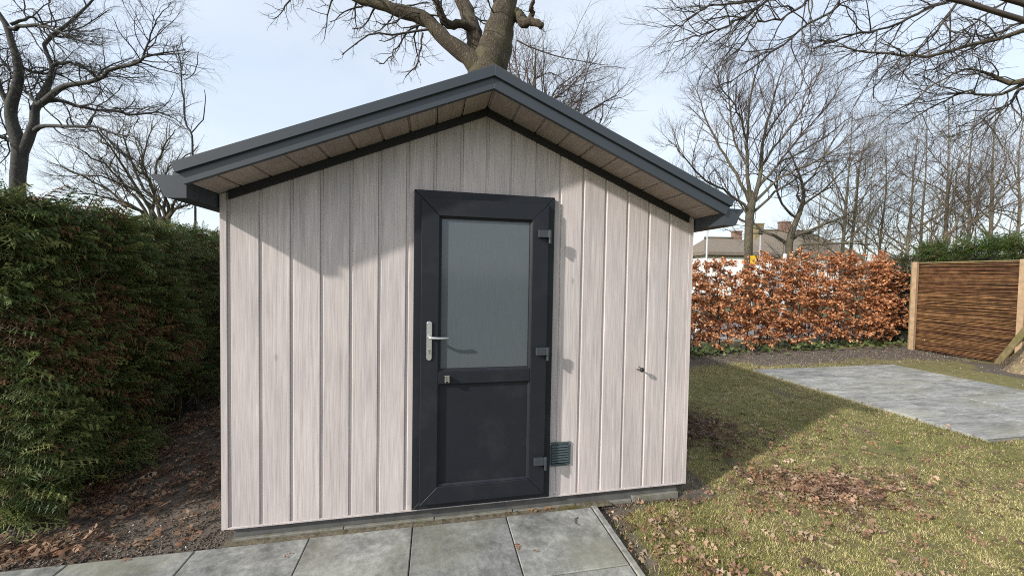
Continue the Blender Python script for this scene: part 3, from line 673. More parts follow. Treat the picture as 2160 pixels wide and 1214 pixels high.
# ------------------------------------------------------------------ woven willow fence panel
fe = thing('woven_fence', (11.9, 4.1, GZ), 'brown woven willow fence panel with pale posts beside the terrace', 'fence')
r = np.random.default_rng(31); nR = 215; FT = 2.17
hz = np.linspace(GZ+.05, FT-.02, nR)+r.normal(0, .004, nR); y0, y1 = 5.0, 3.13; ns = 9
yk = np.linspace(y0, y1, ns); Pt = np.zeros((nR, ns, 3))
Pt[:, :, 0] = 11.93+r.normal(0, .010, (nR, 1))+np.sin(np.arange(ns)[None]*1.6+r.uniform(0, 6.3, (nR, 1)))*.006
Pt[:, :, 1] = yk[None]+r.normal(0, .02, (nR, 1)); Pt[:, :, 2] = hz[:, None]+np.cumsum(r.normal(0, .0042, (nR, ns)), 1)
V, Fq = batch_tubes(Pt, r.uniform(.0045, .0085, (nR, 1))*np.linspace(1.1, .8, ns)[None], 5)
pal = np.array([(.15, .075, .034), (.19, .10, .044), (.10, .046, .025), (.225, .13, .055), (.125, .060, .028)])
cc = np.repeat(pal[r.integers(0, 5, nR)]*r.uniform(.7, 1.2, (nR, 1)), ns*5, 0)*np.repeat(r.uniform(.75, 1.3, (nR*ns, 1)), 5, 0)
tag(mesh_np('willow_rods', V, Fq, M_ROD, fe, col=cc, smooth=True), kind='stuff')
mb = MB(); mb.box(11.955, 11.975, 3.15, 4.98, GZ+.04, FT-.03); mb.build('backing_sheet', mat_plain('willow_back', (.06, .032, .017), .9, var=.4), fe)
for y, wd in ((4.965, .095), (3.10, .10)):
    mb = MB(); mb.box(11.80, 11.885, y-wd/2, y+wd/2, GZ-.1, FT+.02); mb.build('post', M_POSTW, fe, bevel=.004)
mb = MB(); mb.box(11.90, 11.99, 5.02, 5.10, GZ-.1, FT+.01); mb.build('batten', M_MOSSW, fe, bevel=.004)
mb = MB(); mb.box(11.915, 11.95, 3.14, 5.0, FT-.012, FT+.012); mb.build('top_rail', M_MOSSW, fe, bevel=.003)
# leaning mossy board in front of the fence
p0 = on_z(2103, 768, GZ-.02); p1 = np.array([11.76, 3.03, .62])
tl = thing('wooden_board', tuple(p0), 'mossy plank leaning diagonally against the woven fence by the tree', 'plank')
d = nrm(p1-p0); sd = np.array([0, 0, 1.])-d*d[2]; sd = nrm(sd); nn_ = np.cross(d, sd)
mb = MB(); hw, th = .065, .02
mb.hexa([tuple(p0+a*sd*hw+b*nn_*th) for a, b in ((-1, -1), (1, -1), (1, 1), (-1, 1))]+[tuple(p1+d*.3+a*sd*hw+b*nn_*th) for a, b in ((-1, -1), (1, -1), (1, 1), (-1, 1))])
mb.build('plank', M_MOSSW, tl, bevel=.004)
# ------------------------------------------------------------------ bare trees
def spawn(r, Pp, Rp, k, ln, ang, crook, trop, n, rmax, t0=.25, t1=1.0, rtip=.35, fall=.55):
    """k children on every parent branch; ln = absolute length at the parent's base; all numpy"""
    Bn, n0 = Pp.shape[:2]
    t = t0+(t1-t0)*(np.arange(k)[None]+r.random((Bn, k)))/k; x = np.minimum(t*(n0-1), n0-1.001); i = x.astype(int); f = (x-i)[..., None]
    bi = np.arange(Bn)[:, None]
    A = Pp[bi, i]; Bq = Pp[bi, i+1]; base = A*(1-f)+Bq*f; T = nrm(Bq-A)
    rad = Rp[bi, i]*(1-f[..., 0])+Rp[bi, i+1]*f[..., 0]
    v = r.normal(0, 1, T.shape); v -= (v*T).sum(-1, keepdims=True)*T; v = nrm(v)
    a = (ang*r.uniform(.65, 1.3, (Bn, k)))[..., None]
    d = (T*np.cos(a)+v*np.sin(a)).reshape(-1, 3); p = base.reshape(-1, 3)
    le = (ln*r.uniform(.55, 1.2, (Bn, k))*(1+fall*.3-fall*t)).reshape(-1, 1)
    r0 = np.minimum(rad*.72, rmax).reshape(-1, 1)*r.uniform(.75, 1.0, (Bn*k, 1))
    pts = [p]
    for s in range(n-1):
        d = nrm(d+r.normal(0, crook, d.shape)+np.asarray(trop)/(n-1)); p = p+d*le/(n-1); pts.append(p)
    return np.stack(pts, 1), r0*np.linspace(1, rtip, n)[None]
def catmull(pts, n):
    pts = np.array(pts, float); m = len(pts); Pq = np.concatenate([[2*pts[0]-pts[1]], pts, [2*pts[-1]-pts[-2]]])
    t = np.linspace(0, m-1.0001, n); i = t.astype(int); f = (t-i)[:, None]
    a, b, c, d = Pq[i], Pq[i+1], Pq[i+2], Pq[i+3]
    return .5*(2*b+(c-a)*f+(2*a-5*b+4*c-d)*f**2+(3*b-3*c+d-a)*f**3)
def cth(u): return 1/math.sqrt(1+((u-1080)/CF)**2)      # round things look wider off the view axis
def limb_px(spec, t, n=9, seed=0, wob=.0):
    """spec: (u, v, width in photo px[, depth offset]) along the limb, t its distance"""
    r = np.random.default_rng(seed); q_ = []
    for i_, s in enumerate(spec):
        dt = (s[3] if len(s) > 3 else 0)*min(1, i_/3.0) if spec[0][2] > 0 and (len(spec[0]) < 4) else (s[3] if len(s) > 3 else 0); q_.append(np.append(at(s[0], s[1], t+dt), s[2]/2*(t+dt)/CF*(.5+.5*cth(s[0]))))
    c = catmull(q_, n); c[1:, :3] += r.normal(0, wob, (n-1, 3)); c[:, 3] = np.maximum(c[:, 3], .004); return c[:, :3], c[:, 3]
def put(name, Pt, R, s, mat, parent, stuff=False):
    e = nrm(Pt[:, -1]-Pt[:, -2]); Pt = np.concatenate([Pt, (Pt[:, -1]+e*R[:, -1:]*.6)[:, None]], 1); R = np.concatenate([R, R[:, -1:]*.08], 1)
    V, F_ = batch_tubes(Pt, R, s); o = mesh_np(name, V, F_, mat, parent, smooth=True)
    if stuff: o['kind'] = 'stuff'
    return o
def twig_mesh(sets, mat, parent, name='twigs'):
    VV, FF, b = [], [], 0
    for Pt, R, s in sets:
        V, F_ = batch_tubes(Pt, R, s); VV.append(V); FF.append(F_+b); b += len(V)
    o = mesh_np(name, np.concatenate(VV), np.concatenate(FF), mat, parent, smooth=True); o['kind'] = 'stuff'; return o

# --- old oak right behind the shed
r = np.random.default_rng(101); OT = 9.3
ob = at(1030, 150, OT); oak = thing('oak_tree', (ob[0], ob[1], GZ), 'old oak with thick ridged trunk rising behind the shed roof', 'tree', None)
q_ = [np.append((ob[0]-.05, ob[1], GZ-.1), .62), np.append((ob[0]-.08, ob[1], .7), .50), np.append((ob[0]-.03, ob[1], 3.0), .46)]
for u, v, w_ in ((1026, 200, 78), (1028, 150, 76), (1043, 110, 72), (1052, 70, 62), (1062, 30, 52), (1070, -20, 46), (1082, -90, 40), (1110, -180, 30)): q_.append(np.append(at(u, v, OT), w_/2*OT/CF))
c = catmull(q_, 40); rough = 1+.05*np.sin(np.arange(40)*1.9)
put('trunk', c[None, :, :3], (c[:, 3]*rough)[None], 16, M_OAK, oak)
limbs = []
for k, (sp, t_) in enumerate([
    ([(1012, 148, 40), (985, 118, 38), (955, 95, 33), (925, 68, 30), (898, 42, 29), (868, 30, 28), (835, 22, 25), (800, 10, 21), (765, 2, 18), (715, -18, 14), (640, -40, 9)], OT-.15),
    ([(1012, 120, 40, .3), (1003, 88, 36, .3), (998, 62, 33, .3), (985, 30, 31, .4), (972, -5, 28, .5), (955, -70, 22, .6), (940, -150, 15, .6)], OT),
    ([(1000, 64, 20, .2), (975, 50, 17), (950, 54, 17), (935, 42, 16, -.2), (928, 22, 15, -.3), (920, 0, 13, -.4), (905, -40, 9, -.5)], OT),
    ([(1082, 30, 26), (1096, 36, 24, -.2), (1105, 50, 20, -.3), (1122, 46, 16, -.4), (1145, 54, 13, -.5)], OT),
    ([(1110, 50, 12, -.3), (1122, 30, 10, -.3), (1120, 15, 9, -.4), (1130, -10, 7, -.5), (1150, -50, 5, -.5)], OT)]):
    Pq, Rq = limb_px(sp, t_, 22, k, .012); put('limb', Pq[None], (Rq*(1+.07*np.sin(np.arange(22)*2.3+k)))[None], 11, M_OAK, oak); limbs.append((Pq, Rq))
sets = []; PL = np.stack([l[0] for l in limbs[:3]]); RL = np.stack([l[1] for l in limbs[:3]])
A = spawn(r, PL[:1], RL[:1], 13, 1.5, 1.0, .30, (-.25, -.1, -.35), 8, .030, .35); B2 = spawn(r, *A, 6, .62, .8, .32, (0, 0, -.1), 6, .011); C2 = spawn(r, *B2, 4, .26, .8, .3, (0, 0, .05), 4, .005)
sets += [(*A, 6), (*B2, 4), (*C2, 3)]
A = spawn(r, PL[1:], RL[1:], 12, 1.4, .9, .26, (0, 0, .1), 8, .026, .3); B2 = spawn(r, *A, 6, .6, .8, .3, (0, 0, 0), 6, .010); C2 = spawn(r, *B2, 4, .28, .8, .3, (0, 0, 0), 4, .005)
sets += [(*A, 6), (*B2, 4), (*C2, 3)]
tr = c[None, 18:, :3]; A = spawn(r, tr, c[None, 18:, 3], 14, 1.5, 1.1, .25, (.2, 0, .15), 8, .024, .2); B2 = spawn(r, *A, 6, .65, .8, .3, (0, 0, 0), 6, .010); C2 = spawn(r, *B2, 4, .3, .8, .3, (0, 0, 0), 4, .005)
sets += [(*A, 6), (*B2, 4), (*C2, 3)]
ext = [limb_px(s, OT-.3, 9, 7+k, .02) for k, s in enumerate([
    [(905, 62, 5), (870, 66, 4.5), (835, 72, 4, -.2), (800, 70, 3.5, -.3), (770, 78, 3, -.3), (745, 98, 2.5, -.3), (722, 118, 2, -.3)],
    [(892, 70, 4.5), (890, 100, 4), (880, 128, 3.5, -.2), (868, 150, 2.5, -.2), (855, 165, 2, -.2)],
    [(860, 66, 3.5), (838, 98, 3, -.2), (825, 120, 2.5, -.2), (800, 140, 2, -.2)],
    [(1090, 85, 3, .2), (1140, 108, 2.6, .2), (1190, 122, 2.2, .2), (1240, 128, 1.6, .2), (1285, 140, 1, .2)],
    [(640, -40, 7), (620, -10, 4), (603, 12, 3), (590, 28, 2), (578, 40, 1.5)]])]
E_ = (np.stack([e[0] for e in ext]), np.stack([e[1] for e in ext])); E2 = spawn(r, *E_, 12, .60, .85, .3, (0, 0, -.1), 6, .009, .1); E3 = spawn(r, *E2, 4, .2, .8, .3, (0, 0, 0), 4, .0045)
sets += [(*E_, 6), (*E2, 4), (*E3, 3)]
twig_mesh(sets, M_TWIG, oak)

# --- generic bare tree: trunk, a few limbs, then levels of branches
def bare_tree(name, label, u, t, dia, fork_v, top_v, mats, seed, spread=.6, nl=7, lean=(0, 0, .3), k=(7, 7, 6, 5), base_z=GZ-.06, crook=.16, v_base=560, twr=.006, ang=(.75, .7, .7), ulean=0, group=None, fat=1.0, dup=1):
    r = np.random.default_rng(seed); dia = dia*(.3+.7*cth(u))
    b = at(u, v_base, t); H = at(u+ulean, top_v, t)[2]; fz = at(u, fork_v, t)[2]
    o = thing(name, (b[0], b[1], base_z), label, 'tree', group)
    tp = at(u+ulean, top_v, t); mid = at(u+ulean*.35, fork_v, t)
    c = catmull([np.append((b[0], b[1], base_z-.1), dia*.62), np.append((b[0], b[1], base_z+.5), dia*.52), np.append((b[0]+(mid[0]-b[0])*.6, b[1]+(mid[1]-b[1])*.6, base_z+(fz-base_z)*.6), dia*.47),
                 np.append(mid, dia*.42), np.append(mid+(tp-mid)*.4+r.normal(0, .15, 3), dia*.22), np.append(mid+(tp-mid)*.9, dia*.06)], 26)
    put('trunk', c[None, :, :3], c[None, :, 3]*fat, 10, mats[0], o)
    tH = H-fz; t0 = max(.1, (fz-base_z)/(H-base_z)*.86)
    cp, cr = c[None, :, :3], c[None, :, 3]*fat
    A = spawn(r, cp, cr, nl, tH*spread*1.15, ang[0], crook, lean, 12, dia*.30, t0, .9, .22, .75)
    for i in range(nl): put('limb', A[0][i:i+1], A[1][i:i+1], 7, mats[0], o)
    lv = []; P_, R_ = np.concatenate([A[0]]), A[1]; ln = tH*spread*.58
    for i, kk in enumerate(k):
        P_, R_ = spawn(r, P_, R_, kk, ln, ang[1] if i < 2 else ang[2], crook*1.1, np.array(lean)*.7, (8, 5, 4, 3)[i], (dia*.10, dia*.045, twr*1.7, twr)[i], .18, 1.0, .35)
        ln *= (.50, .48, .5, .5)[i]; lv.append((P_, R_, (4, 3, 3, 3)[i]))
    A2 = spawn(r, cp, cr, 10, tH*.35, .8, crook, lean, 7, dia*.06, t0, 1); A3 = spawn(r, *A2, 7, tH*.15, .75, crook, lean, 5, twr*1.6); A4 = spawn(r, *A3, 5, tH*.08, .7, crook, lean, 4, twr)
    twig_mesh(lv+[(*A2, 4), (*A3, 3), (*A4, 3)], mats[1], o); return o

# --- grey tree at the far left, limbs traced as the photograph shows them
r = np.random.default_rng(303); LT = 11.0
lb = at(38, 410, LT); lt = thing('bare_tree', (lb[0], lb[1], GZ), 'grey-barked bare tree with forked trunk at far left above the hedge', 'tree', 'leafless trees')
q_ = [np.append((lb[0], lb[1], GZ-.1), .27), np.append((lb[0], lb[1], 1.5), .19)]+[np.append(at(u, v, LT), w_/2*LT/CF*cth(u)*1.08) for u, v, w_ in ((37, 400, 36), (40, 350, 37), (42, 318, 38), (36, 290, 36), (24, 252, 30), (24, 222, 30), (34, 190, 27), (40, 160, 25), (36, 125, 23), (26, 95, 20), (14, 55, 18), (-2, 30, 15), (-30, -20, 12), (-45, -90, 9), (-70, -170, 5), (-80, -240, 2))]
c = catmull(q_, 36); c[:, 3] *= np.linspace(1.0, .8, 36); put('trunk', c[None, :, :3], c[None, :, 3], 14, M_BEECH, lt)
LS = [[(39, 362, 16), (46, 330, 24), (64, 284, 25), (72, 245, 22, .2), (80, 222, 22, .2), (96, 195, 20, .3), (108, 160, 16, .3), (109, 140, 14, .3), (98, 112, 12, .4), (96, 92, 12, .4), (120, 68, 12, .4), (155, 42, 10, .5), (178, 20, 8, .6), (205, -10, 6, .7), (225, -60, 4, .8), (240, -120, 2, .9)],
      [(82, 222, 18), (108, 202, 17, -.2), (135, 182, 15, -.4), (180, 174, 13, -.5), (212, 166, 12, -.6), (240, 146, 11, -.8), (280, 136, 9, -.9), (310, 120, 8, -1), (345, 112, 5, -1.1), (390, 104, 3, -1.1)],
      [(88, 214, 13), (125, 212, 12, .3), (165, 224, 10, .5), (210, 233, 9, .7), (248, 235, 9, .8), (282, 243, 7, .9), (312, 238, 5, .9), (345, 240, 4, 1), (385, 262, 3, 1)],
      [(74, 275, 13), (95, 265, 12, -.3), (140, 266, 10, -.5), (185, 267, 9, -.6), (215, 272, 7, -.7), (245, 283, 5, -.8), (290, 290, 3, -.8)],
      [(108, 142, 9), (128, 134, 9, .3), (155, 133, 8, .5), (180, 143, 7, .6), (203, 160, 6, .7), (218, 146, 6, .7), (245, 133, 4, .8), (280, 122, 3, .8)],
      [(240, 146, 9, -.8), (285, 132, 7, -.9), (306, 112, 6, -.9), (312, 88, 5, -.9), (325, 60, 4, -1), (340, 30, 3, -1), (362, 5, 2, -1)],
      [(20, 60, 12), (50, 54, 10, -.3), (85, 54, 9, -.5), (118, 65, 8, -.6), (150, 78, 5, -.6), (190, 100, 3, -.7)],
      [(22, 52, 9), (50, 41, 8, .4), (70, 37, 7, .5), (100, 55, 6, .6), (120, 66, 5, .6), (180, 55, 4, .7), (230, 20, 3, .8)],
      [(30, 235, 18), (12, 215, 16), (0, 180, 14), (-20, 120, 12), (-30, 60, 9)], [(36, 300, 15), (18, 296, 13), (0, 286, 12), (-30, 270, 10)],
      [(36, 130, 8), (62, 150, 7, .4), (110, 155, 5, .5), (140, 165, 4, .6), (180, 190, 3, .6), (230, 205, 2, .7)],
      [(80, 222, 9), (62, 200, 9, .2), (50, 190, 8, .3), (42, 172, 7, .4), (55, 160, 5, .5), (75, 152, 4, .6)]]
sets = []; PLs = []
for k, s in enumerate(LS):
    Pq, Rq = limb_px(s, LT, 18, k, .015); Rq = Rq*np.linspace(.85, .6, 18); put('limb', Pq[None], Rq[None], 9, M_BEECH, lt); PLs.append((Pq, Rq))
PL = np.stack([p[0] for p in PLs]); RL = np.stack([p[1] for p in PLs])
A = spawn(r, PL, RL, 17, 1.5, .8, .25, (.2, 0, .25), 8, .022, .2); B2 = spawn(r, *A, 7, .70, .75, .26, (.1, 0, .1), 6, .010); C2 = spawn(r, *B2, 5, .34, .7, .25, (.1, 0, .05), 3, .0055)
twig_mesh([(*A, 5), (*B2, 3), (*C2, 3)], M_TWIGG, lt)
# thin sapling in front of it
ST = 9.0; sb = at(411, 470, ST); sp = thing('sapling', (sb[0], sb[1], GZ), 'slender bare sapling standing between hedge and shed gutter', 'tree')
Pq, Rq = limb_px([(412, 470, 5), (410, 400, 5), (407, 330, 4.5), (404, 285, 4), (392, 262, 4), (388, 215, 3.5), (384, 165, 3), (380, 130, 2.5), (372, 95, 2)], ST, 20, 3, .01)
Pq = np.concatenate([[[sb[0], sb[1], GZ-.1]], Pq]); Rq = np.concatenate([[Rq[0]*1.3], Rq]); put('trunk', Pq[None], Rq[None], 7, M_BEECH, sp)
ex = [limb_px(s, ST, 9, k, .01) for k, s in enumerate([[(404, 280, 3), (420, 262, 2.5), (432, 240, 2.5), (434, 215, 2), (430, 190, 1.5)], [(388, 168, 2), (405, 160, 2), (415, 140, 2), (418, 110, 1.5)], [(386, 150, 2), (372, 120, 2), (362, 95, 1.5)], [(384, 145, 2), (388, 110, 1.8), (380, 75, 1.5)]])]
E_ = (np.stack([e[0] for e in ex]), np.stack([e[1] for e in ex])); E2 = spawn(r, Pq[None], Rq[None], 24, .7, .6, .15, (0, 0, .4), 6, .008, .35); E3 = spawn(r, *E2, 4, .25, .6, .2, (0, 0, .2), 4, .004)
twig_mesh([(*E_, 5), (*E2, 4), (*E3, 3)], M_TWIGG, sp)

# --- low, wide, fan-shaped tree behind the left hedge
r = np.random.default_rng(404); FT_ = 17.0; fb = at(345, 500, FT_)
ft = thing('bare_tree', (fb[0], fb[1], GZ), 'wide fan-shaped bare tree with many curved stems above the left hedge', 'tree', 'leafless trees')
FS = []
for k, (x0, u1, v1, u2, v2) in enumerate([(300, 215, 395, 110, 345), (310, 225, 350, 125, 300), (320, 245, 330, 190, 270), (330, 275, 345, 255, 262), (338, 300, 350, 320, 262), (348, 330, 340, 375, 275), (352, 350, 370, 420, 310), (358, 385, 405, 455, 345), (325, 265, 390, 150, 370), (345, 320, 400, 285, 290), (298, 240, 420, 130, 412), (362, 400, 430, 470, 420)]):
    FS.append(limb_px([(336+(x0-336)*.5, 490, 14), (x0, 450, 12), ((x0+u1)/2, (440+v1)/2, 10, r.uniform(-.8, .8)), (u1, v1, 7, r.uniform(-1.5, 1.5)), ((u1+u2)/2, (v1+v2)/2-6, 5, r.uniform(-2, 2)), (u2, v2, 2.5, r.uniform(-2, 2))], FT_, 14, k, .05))
PL = np.stack([p[0] for p in FS]); RL = np.stack([p[1] for p in FS])*.62
for k in range(len(FS)): put('limb', PL[k:k+1], RL[k:k+1], 7, M_BARK2, ft)
q_ = [(fb[0]+a, fb[1], z) for a, z in ((0, GZ-.1), (.03, .9), (-.03, 1.9), (-.02, 3.9))]; put('trunk', catmull(q_, 10)[None], np.linspace(.34, .2, 10)[None], 10, M_BARK2, ft)
A = spawn(r, PL, RL, 12, 2.0, .6, .17, (-.05, 0, .35), 8, .026, .25); B2 = spawn(r, *A, 7, .95, .6, .2, (0, 0, .35), 6, .013); C2 = spawn(r, *B2, 6, .45, .6, .2, (0, 0, .2), 3, .008)
twig_mesh([(*A, 5), (*B2, 3), (*C2, 3)], M_TWIGY, ft)

# --- trees behind the shed and along the road on the right
G_ = 'leafless trees'
bare_tree('bare_tree', 'fine-twigged bare tree showing behind the old oak', 1130, 17, .34, 330, 75, (M_BARK2, M_TWIGR), 11, .92, 13, (.05, 0, .25), (8, 8, 5), ang=(.85, .7, .7), group=G_, twr=.007)
r = np.random.default_rng(606); RT_ = 17.5; rb = at(1578, 560, RT_)
rt_ = thing('bare_tree', (rb[0], rb[1], GZ-.06), 'largest bare tree on the right, straight olive trunk forking above the beech hedge', 'tree', G_)
c = catmull([np.append((rb[0], rb[1], GZ-.2), .27), np.append((rb[0], rb[1], 1.0), .21)]+[np.append(at(u, v, RT_), w_/2*RT_/CF*.9) for u, v, w_ in ((1578, 560, 19), (1579, 500, 18), (1582, 450, 18), (1586, 425, 16), (1587, 402, 3))], 24)
put('trunk', c[None, :, :3], c[None, :, 3], 12, M_BARK2, rt_)
RS = [[(1590, 425, 13), (1603, 370, 11, .3), (1611, 300, 8, .5), (1622, 240, 6, .7), (1640, 180, 4, .9), (1655, 128, 2, 1)],
      [(1583, 420, 12), (1578, 360, 9, -.3), (1576, 295, 7, -.5), (1582, 225, 5, -.8), (1592, 160, 3, -1), (1600, 118, 2, -1)],
      [(1580, 425, 10), (1560, 375, 8, .5), (1527, 325, 6, .9), (1502, 280, 5, 1.2), (1482, 230, 3, 1.4), (1468, 185, 2, 1.5)],
      [(1578, 445, 9), (1535, 405, 6, -.6), (1485, 378, 5, -1.1), (1445, 335, 3.5, -1.5), (1415, 295, 2, -1.8)],
      [(1590, 410, 9), (1640, 348, 6, .6), (1690, 320, 5, 1.1), (1740, 288, 3.5, 1.4), (1795, 245, 2, 1.7)],
      [(1592, 425, 9), (1650, 372, 6, -.6), (1710, 345, 5, -1), (1765, 310, 3.5, -1.4), (1815, 262, 2, -1.7)],
      [(1606, 350, 7, .4), (1642, 300, 5, .2), (1682, 250, 4, 0), (1712, 190, 3, -.3), (1735, 140, 2, -.4)],
      [(1577, 350, 7, -.3), (1548, 290, 5, -.2), (1540, 230, 4, .1), (1536, 160, 2, .3)],
      [(1586, 450, 8), (1640, 402, 6, .8), (1690, 372, 4, 1.4), (1745, 345, 3, 2), (1790, 330, 2, 2.3)],
      [(1577, 470, 7), (1532, 442, 5, .9), (1492, 425, 4, 1.5), (1452, 395, 3, 2), (1425, 360, 2, 2.3)],
      [(1608, 300, 6, .5), (1645, 240, 4, 1.3), (1685, 190, 3, 1.8), (1700, 130, 2, 2.1)],
      [(1576, 300, 6, -.5), (1555, 230, 4, -1.3), (1520, 180, 3, -1.8), (1505, 140, 2, -2)],
      [(1640, 348, 5, .6), (1690, 285, 4, .2), (1740, 230, 3, -.2), (1775, 175, 2, -.4)]]
RL_ = [limb_px(s_, RT_, 14, k, .03) for k, s_ in enumerate(RS)]
PL = np.stack([p[0] for p in RL_]); RL = np.stack([p[1] for p in RL_])*.8
for k in range(len(RS)): put('limb', PL[k:k+1], RL[k:k+1], 7, M_BARK2, rt_)
A = spawn(r, PL, RL, 20, 2.0, .62, .14, (.18, 0, .40), 7, .024, .12); B2 = spawn(r, *A, 9, .95, .6, .16, (.08, 0, .28), 5, .012); C2 = spawn(r, *B2, 5, .42, .6, .18, (.05, 0, .2), 3, .0085)
twig_mesh([(*A, 5), (*B2, 3), (*C2, 3)], M_TWIGR, rt_)
bare_tree('bare_tree', 'short bare tree with low spreading crown, next right of the largest one', 1667, 19, .40, 500, 300, (M_BARK2, M_TWIGY), 13, .95, 10, (.1, 0, .25), (7, 7, 4), ang=(1.0, .7, .7), group=G_, twr=.007)
for k, (u, t_, dia, fv, tv, ul, lab) in enumerate([
    (1772, 24, .30, 380, 205, 30, 'slim tall bare tree, left one of the close pair'), (1784, 25, .28, 360, 225, 60, 'slim tall bare tree, right one of the close pair'),
    (1850, 27, .26, 430, 250, 20, 'slim bare tree between the close pair and the fence trees'), (1905, 26, .27, 400, 225, 40, 'bare tree leaning right, above the left end of the woven fence'),
    (1940, 30, .30, 380, 215, 15, 'straight bare tree behind the left end of the evergreen hedge'), (1992, 25, .42, 400, 190, 10, 'pale forked bare tree rising above the evergreen hedge'),
    (2035, 28, .36, 380, 185, 30, 'bare tree right of the pale forked one'), (2085, 27, .40, 370, 170, 20, 'dark bare tree wrapped in ivy near the right edge'),
    (2140, 29, .34, 360, 175, 30, 'rightmost bare tree standing behind the evergreen hedge'), (1715, 31, .24, 440, 290, 30, 'thin distant bare tree in front of the thatched house'),
    (1815, 33, .24, 440, 280, 30, 'thin distant bare tree right of the thatched house')]):
    bare_tree('bare_tree', lab, u, t_, dia*.78, fv+75, tv-12, (M_BARK3, (M_TWIGY, M_TWIGR)[k % 2]), 40+k, .60, 13, (.14, 0, .50), (8, 6, 3), ang=(.8, .6, .6), ulean=ul, group=G_, twr=.008, crook=.13)

# --- tree by the fence: root flare in view, limbs reaching in from above
r = np.random.default_rng(505); tb = np.array([11.75, 2.48])
ct = thing('overhanging_tree', (tb[0], tb[1], GZ), 'large tree at right edge whose bare branches overhang the terrace', 'tree')
c = catmull([np.append((tb[0], tb[1], GZ-.15), .80), np.append((tb[0], tb[1], .05), .62), np.append((tb[0], tb[1], .45), .46), np.append((tb[0]+.02, tb[1], 1.2), .37), np.append((tb[0]+.05, tb[1]-.05, 3), .34), np.append((tb[0], tb[1], 5), .31), np.append((tb[0]-.1, tb[1], 7.5), .24), np.append((tb[0]-.2, tb[1]+.1, 10), .12)], 34)
V, F_ = batch_tubes(c[None, :, :3], c[None, :, 3], 20)
an = np.arctan2(V[:, 1]-tb[1], V[:, 0]-tb[0]); fl = np.clip((1.0-V[:, 2])/1.1, 0, 1)**1.5; k_ = 1+.28*fl*np.sin(an*5+1.0)+.12*fl*np.sin(an*9)
V[:, 0] = tb[0]+(V[:, 0]-tb[0])*k_; V[:, 1] = tb[1]+(V[:, 1]-tb[1])*k_
M_ROOT = mat_bark('root_bark', (.10, .07, .045), (.36, .27, .17), (.20, .18, .08), (3, 3, 2), .6)
mesh_np('trunk', V, F_, M_ROOT, ct, smooth=True)
CT = 8.4
CS = [[(2240, 60, 15, 1.2), (2160, 68, 12), (2085, 86, 10), (2020, 105, 8, -.3), (1965, 117, 7, -.5), (1915, 117, 6, -.6), (1870, 113, 5, -.7), (1825, 106, 4, -.8), (1775, 100, 3, -.9), (1720, 98, 2, -.9)],
      [(2250, 175, 16, 1.2), (2160, 172, 14), (2120, 174, 12), (2085, 156, 6), (2050, 145, 5, -.2), (2000, 160, 4, -.3), (1950, 195, 3.5, -.4), (1900, 230, 3, -.5), (1860, 258, 2, -.5)],
      [(2160, 176, 10), (2110, 198, 7), (2060, 200, 6, .2), (2030, 195, 5, .3), (1990, 215, 3.5, .4), (1945, 240, 3, .5), (1900, 262, 2, .5)],
      [(2130, -80, 14, .5), (2010, 0, 8), (1960, 15, 7), (1915, 42, 6, -.3), (1860, 60, 5, -.4), (1810, 72, 5, -.5), (1760, 88, 3.5, -.5), (1715, 104, 3, -.6)],
      [(2080, -60, 9, .5), (2025, 0, 6), (1995, 40, 5), (1970, 70, 4.5, -.2), (1940, 105, 4, -.3), (1895, 130, 3.5, -.3), (1860, 165, 3, -.4), (1840, 205, 2, -.4)],
      [(1830, -70, 9, -.5), (1772, -5, 6, -.8), (1770, 15, 5.5, -.8), (1720, 42, 5, -1), (1680, 70, 4.5, -1), (1640, 108, 4, -1.1), (1590, 140, 3, -1.2), (1540, 168, 2.5, -1.2), (1500, 192, 1.5, -1.2)],
      [(1700, -60, 9, -1), (1620, 0, 6, -1.2), (1585, 25, 5.5, -1.3), (1545, 48, 4.5, -1.3), (1500, 65, 3.5, -1.4), (1460, 80, 2.5, -1.4), (1420, 92, 1.8, -1.4)],
      [(1690, -40, 7, -1.2), (1600, -2, 5, -1.3), (1550, 5, 4.5, -1.4), (1500, 10, 4, -1.4), (1470, 30, 3, -1.5), (1435, 52, 2, -1.5), (1402, 58, 1.5, -1.5)],
      [(1740, -50, 7, -.9), (1700, 0, 5, -1), (1650, 40, 4.5, -1.1), (1600, 45, 3.5, -1.2), (1570, 90, 3, -1.2), (1540, 120, 2, -1.3)],
      [(2200, -40, 10, 1), (2110, 10, 5, .4), (2060, 45, 4, .3), (2010, 85, 3.5, .2), (1960, 110, 3, .2), (1900, 150, 2, .1)],
      [(2250, 40, 10, 1.2), (2160, 50, 6, .6), (2110, 68, 5, .5), (2060, 92, 4, .4), (2000, 130, 3, .3), (1930, 160, 2, .3)],
      [(2250, 190, 10, 1), (2160, 185, 7, .3), (2135, 215, 5, .2), (2090, 240, 4, .2), (2050, 270, 3, .2), (2000, 290, 2, .2)]]
trk = np.array([tb[0], tb[1], 5.5]); LL = []
for k, s in enumerate(CS):
    Pq, Rq = limb_px(s, CT, 18, 60+k, .02)
    root = np.array([tb[0]-.05, tb[1], min(9.0, max(4.2, Pq[0][2]-.9))]); mid = root*.45+Pq[0]*.55+np.array([0, 0, .25])
    J = catmull([root, mid, Pq[0], Pq[2]], 9)[:7]; PJ = np.concatenate([J[:-1], Pq[0:1], Pq[1:]])[:24]; RJ = np.concatenate([np.linspace(max(.05, Rq[0]*1.15), Rq[0], 6), Rq])[:24]
    put('limb', PJ[None], RJ[None], 8, M_BARK2 if k < 3 else M_TWIG, ct); LL.append((Pq, Rq))
PL = np.stack([p[0] for p in LL]); RL = np.stack([p[1] for p in LL])
